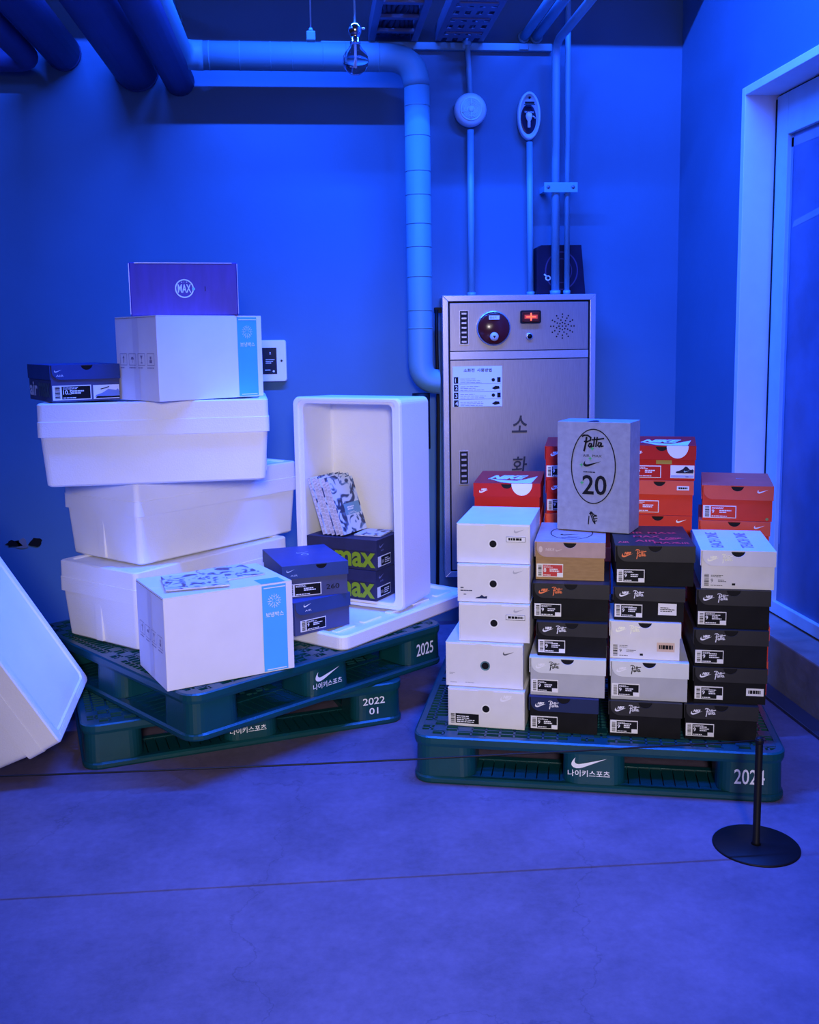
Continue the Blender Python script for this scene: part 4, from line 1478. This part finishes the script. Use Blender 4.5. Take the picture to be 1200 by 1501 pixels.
# two "max" boxes inside the open polystyrene box
GMX = 'boxes with lime lettering in the open polystyrene box'
ux, uy = math.cos(R(-33.7)), math.sin(R(-33.7))
zi = ZS + .0278
M_MAXB = mat('charcoal_blue_card', (.035, .035, .075), .5, var=.15, spec=0.12)
for k, (lab_, du) in enumerate((('dark box with lime max lettering, lower one in the open box', -.030), ('dark box with lime max lettering, upper one under the magazines', -.026))):
    ex = .131 + ux * du - uy * -.006
    ey = 3.764 + uy * du + ux * -.006
    e = empty('shoe_box', lab_, 'shoe box', (ex, ey, zi + k * .1175), -33.7 + 1.0 * k, GMX)
    mw, md, mh = .305, .185, .117
    MB().box(-mw / 2, mw / 2, 0, md, 0, mh - .0008).build('box_body', M_MAXB, e, bevel=.0015)
    MB().box(-mw / 2 - .001, mw / 2 + .001, -.0015, -.0001, mh * .62, mh - .001).build('box_lid', M_MAXB, e)
    Print().text('air', -.142, .012, h=.052, wd=.10, bold=.03).build('air_lettering', M_WHITEP, e, off=.0022)
    Print().text('max', -.028, .010, h=.058, wd=.176, bold=.03).build('max_lettering', M_GREEN, e, off=.0022)
    la = MB().box(mw / 2, mw / 2 + .001, .010, .11, .012, .052).build('size_label', M_LAB, e)
    Print().rect(.032, .015, .107, .049).build('label_field', M_BLACKP, la, (mw / 2 + .001, 0, 0), **RIGHT)
    Print().text('11', .038, .024, h=.013, bold=.02).lines(.06, .022, .1, .044, 3, .5).build('label_print', M_WHITEP, la, (mw / 2 + .001, 0, 0), off=.0014, **RIGHT)
    Print().swoosh(.02, .084, .04).text('AIR', .03, .07, h=.006, wd=.024).build('logo_print', mat('dull_blue_ink', (.20, .22, .40), .5), e, (mw / 2 + .001, 0, 0), **RIGHT)
zmx = zi + .2348

# air max box and purple box at the top of the foam stack
e, lo, h, fh = shoe_box('blue shoe box with shoe picture on the topmost polystyrene box', -.762, 3.572, ZTT + .0005, 27.0, .238, .127, .335, body=M_NAVY2, lid=M_NAVY2L, group='boxes on the topmost polystyrene box', logo=None, lab=None, notch=.005, curve=True)
size_label(e, -.113, .006, .130, .050, .004, num='10.5', tab=False)
s = MB().box(.024, .114, .0031, .004, .006, .054).build('picture_label', M_LAB, e)
Print().poly([(.028 + a * .088, .008 + b * .044) for a, b in ((.02, .12), (.15, .05), (.95, .06), (.99, .40), (.93, .72), (.85, .60), (.55, .70), (.30, .42), (.05, .26))]).build('shoe_silhouette', mat('mid_blue_ink', (.16, .24, .50), .5), s, (0, .0031, 0), off=.0006)
Print().poly([(.028 + a * .088, .008 + b * .044) for a, b in ((.02, .02), (.98, .02), (.99, .16), (.60, .14), (.10, .18))]).build('shoe_sole', M_BLACKP, s, (0, .0031, 0), off=.0010)
Print().stroke([(.050, .040), (.065, .043), (.078, .047)], .003).build('shoe_laces', M_BLACKP, s, (0, .0031, 0), off=.0010)
Print().swoosh(-.105, h - fh * .5, .026).text('AIR', -.10, h - fh * .80, h=.007, wd=.026).build('logo_print', mat('pale_blue_logo', (.55, .65, .85), .4), lo)
Print().text('air', -.325, .015, h=.05, wd=.12, bold=.03).build('side_lettering', M_WHITEP, e, (-.238 / 2 + .0035, 0, 0), off=.0012, **LEFT)
Print().text('max', -.185, .015, h=.05, wd=.16, bold=.03).build('side_lettering', mat('dull_lime', (.08, .12, .12), .5), e, (-.238 / 2 + .0035, 0, 0), off=.0012, **LEFT)

pb = empty('shipping_box', 'purple box with round air max emblem at the top of the pile', 'box', (-.418, 3.598, ZC2 + .0005), 9.5)
M_PUR = mat('violet_card', (.055, .030, .22), .5, var=.12, scale=14, stretch=(3, 3, .6))
MB().box(-.182, .182, 0, .215, 0, .182).build('carton', M_PUR, pb, bevel=.004)
for x in (-.184, .1815):
    MB().box(x, x + .0025, -.001, .012, .006, .178).build('tape_edge', mat('shiny_tape', (.45, .42, .75), .2), pb)
Print().rect(-.165, .178, .165, .1815).build('tape_edge', mat('shiny_tape', (.45, .42, .75), .2), pb, off=.001)
r_ = .032
em = Print().ring(.0, .093, r_, r_, .0042, 40).text('MAX', -.0225, .079, h=.029, wd=.045, bold=.02)
em.text('A', -.011, .112, h=.005).text('I', -.001, .112, h=.005).text('R', .007, .112, h=.005)
em.build('round_emblem', M_WHITEP, pb)
Print().disc(.031, .0915, .0052, 14).build('emblem_dot', mat('cyan_ink', (.12, .62, .80), .4), pb, off=.0014)
Print().stroke([(.070, .10), (.071, .085)], .002).build('scuff_mark', M_BLACKP, pb)

# ------------------------------------------------------------------ magazines


def cover_mat(name, seed, sc=9.0):
    m = bpy.data.materials.new(name)
    m.use_nodes = True
    nt = m.node_tree
    b = nt.nodes['Principled BSDF']
    b.inputs['Roughness'].default_value = .35
    tc = nt.nodes.new('ShaderNodeTexCoord')
    mp = nt.nodes.new('ShaderNodeMapping')
    mp.inputs['Location'].default_value = (seed, seed * 1.7, seed * .3)
    nt.links.new(tc.outputs['Object'], mp.inputs['Vector'])
    wv = nt.nodes.new('ShaderNodeTexNoise')
    wv.inputs['Scale'].default_value = sc * 1.6
    wv.inputs['Detail'].default_value = 1.5
    wv.inputs['Distortion'].default_value = 2.2
    nt.links.new(mp.outputs['Vector'], wv.inputs['Vector'])
    cr = nt.nodes.new('ShaderNodeValToRGB')
    cr.color_ramp.elements[0].color = (.03, .04, .10, 1)
    cr.color_ramp.elements[0].position = .40
    cr.color_ramp.elements[1].color = (.62, .68, .75, 1)
    cr.color_ramp.elements[1].position = .50
    x = cr.color_ramp.elements.new(.45)
    x.color = (.14, .24, .42, 1)
    nt.links.new(wv.outputs['Fac'], cr.inputs['Fac'])
    nt.links.new(cr.outputs['Color'], b.inputs['Base Color'])
    return m


M_PAGES = mat('page_edges', (.62, .56, .56), .7, var=.35, scale=160, stretch=(.3, .3, 1))
M_COVW = mat('pale_cover', (.55, .62, .72), .35, var=.05)


def magazine(name, label, group, M_, wd, hh, th, cov):
    """local: x width, z height, y thickness; front cover at y=0"""
    e = empty(name, label, 'magazine', group=group)
    e.matrix_world = M_
    MB().box(.001, wd - .001, .0006, th - .0006, .001, hh - .001).build('pages', M_PAGES, e)
    c = MB().box(0, wd, 0, .0005, 0, hh).build('front_cover', cov, e)
    MB().box(0, wd, th - .0005, th, 0, hh).build('back_cover', M_COVW, e)
    return e, c


GM = 'magazines leaning in the open polystyrene box'
sbM = Matrix.Translation((.131, 3.764, zmx)) @ Matrix.Rotation(R(-33.7), 4, 'Z')
mths = (.016, .020, .016, .022, .014)
labs = ('magazine with white title panel, front one of the leaning row', 'second leaning magazine, right behind the title panel cover',
        'third leaning magazine, at the middle of the row', 'fourth leaning magazine, the thickest of the row', 'last leaning magazine, propped against the foam side')
off = 0.0
xs0 = -sw_ / 2 + .052
for k in range(4, -1, -1):
    th = mths[k]
    off += th * 1.09
    # spines face out of the box, tops rest against its left inner side, covers face right
    L_ = Matrix.Translation((-.118 + off, .008 + .004 * (k % 2), .0012 + th * .31)) @ Matrix.Rotation(R(-17.5), 4, 'Y')
    Q = Matrix.Rotation(R(86), 4, 'Z')
    e, c = magazine('magazine', labs[k], GM, sbM @ L_ @ Q, .158, .225 if k else .215, th, cover_mat('cover_%d' % k, k * 3.1))
    if k == 0:
        Print().rect(.05, .070, .150, .115).build('title_panel', mat('teal_panel', (.16, .34, .48), .4), c, off=.0008)
        Print().lines(.068, .088, .130, .104, 2, .7).lines(.066, .074, .13, .082, 2, .4).build('title_text', M_WHITEP, c, off=.0014)

# magazines lying flat on the lower cardboard box
cbM = Matrix.Translation((-.265, 3.115, ZC + .0002)) @ Matrix.Rotation(R(24.4), 4, 'Z')
FL = Matrix.Rotation(R(-90), 4, 'X')        # lay flat, cover up


def flat_mag(label, x, y, z, yaw, wd, hh, th, cov, base, group):
    # local after laying: cover (y=0) must face up
    M_ = base @ Matrix.Translation((x, y, z + th)) @ Matrix.Rotation(R(yaw), 4, 'Z') @ Matrix(((1, 0, 0, 0), (0, 0, 1, 0), (0, -1, 0, 0), (0, 0, 0, 1)))
    return magazine('magazine', label, group, M_, wd, hh, th, cov)


GF = 'magazines lying on the front cardboard box'
flat_mag('open-laid magazine flat on front cardboard box, lower one', .005, .105, .0003, 6, .165, .185, .004, cover_mat('cover_a', 11.0), cbM, GF)
flat_mag('magazine with dark shapes on cover, overlapping another on cardboard box', -.185, .060, .0048, -12, .20, .19, .005, cover_mat('cover_b', 17.0), cbM, GF)
mxM = Matrix.Translation((.131, 3.764, zmx)) @ Matrix.Rotation(R(-33.7), 4, 'Z')
flat_mag('magazine lying flat on the upper lime-lettered box', .0, .045, .0005, 8, .11, .13, .005, cover_mat('cover_c', 23.0), mxM, None)

# ================================================================== STANCHION AND CORD
GS = 'low barrier stanchions'
for (x, y, lab_) in ((1.157, 2.437, 'low black stanchion with round flat base by the 2024 pallet'), (-1.55, 2.50, 'low black stanchion beyond the tilted polystyrene box')):
    e = empty('stanchion', lab_, 'stanchion', (x, y, 0), 0, GS)
    MB().lathe([(.113, 0), (.113, .003), (.110, .006), (.0005, .0062)], n=48).build('base_plate', M_BLACK, e)
    MB().lathe([(.013, .0063), (.0098, .012), (.0098, .30), (.0085, .3045), (.0005, .305)], n=20).build('post', M_BLACK, e)
    MB().lathe([(.0105, .288), (.0112, .290), (.0112, .298), (.0105, .300)], n=20).build('cord_clamp', M_CHROME if x < 0 else M_BLACK, e)
pts = []
for k in range(41):
    t_ = k / 40
    x = 1.143 + (-1.536 - 1.143) * t_
    y = 2.437 + .063 * t_
    pts.append((x, y, .2955 - .012 * 4 * t_ * (1 - t_) + .012 * t_))
tag(MB().tube(pts, .0026, 8).build('barrier_cord', M_BLACK), 'thin black barrier cord stretched from the stanchion past the pallets', 'cord')
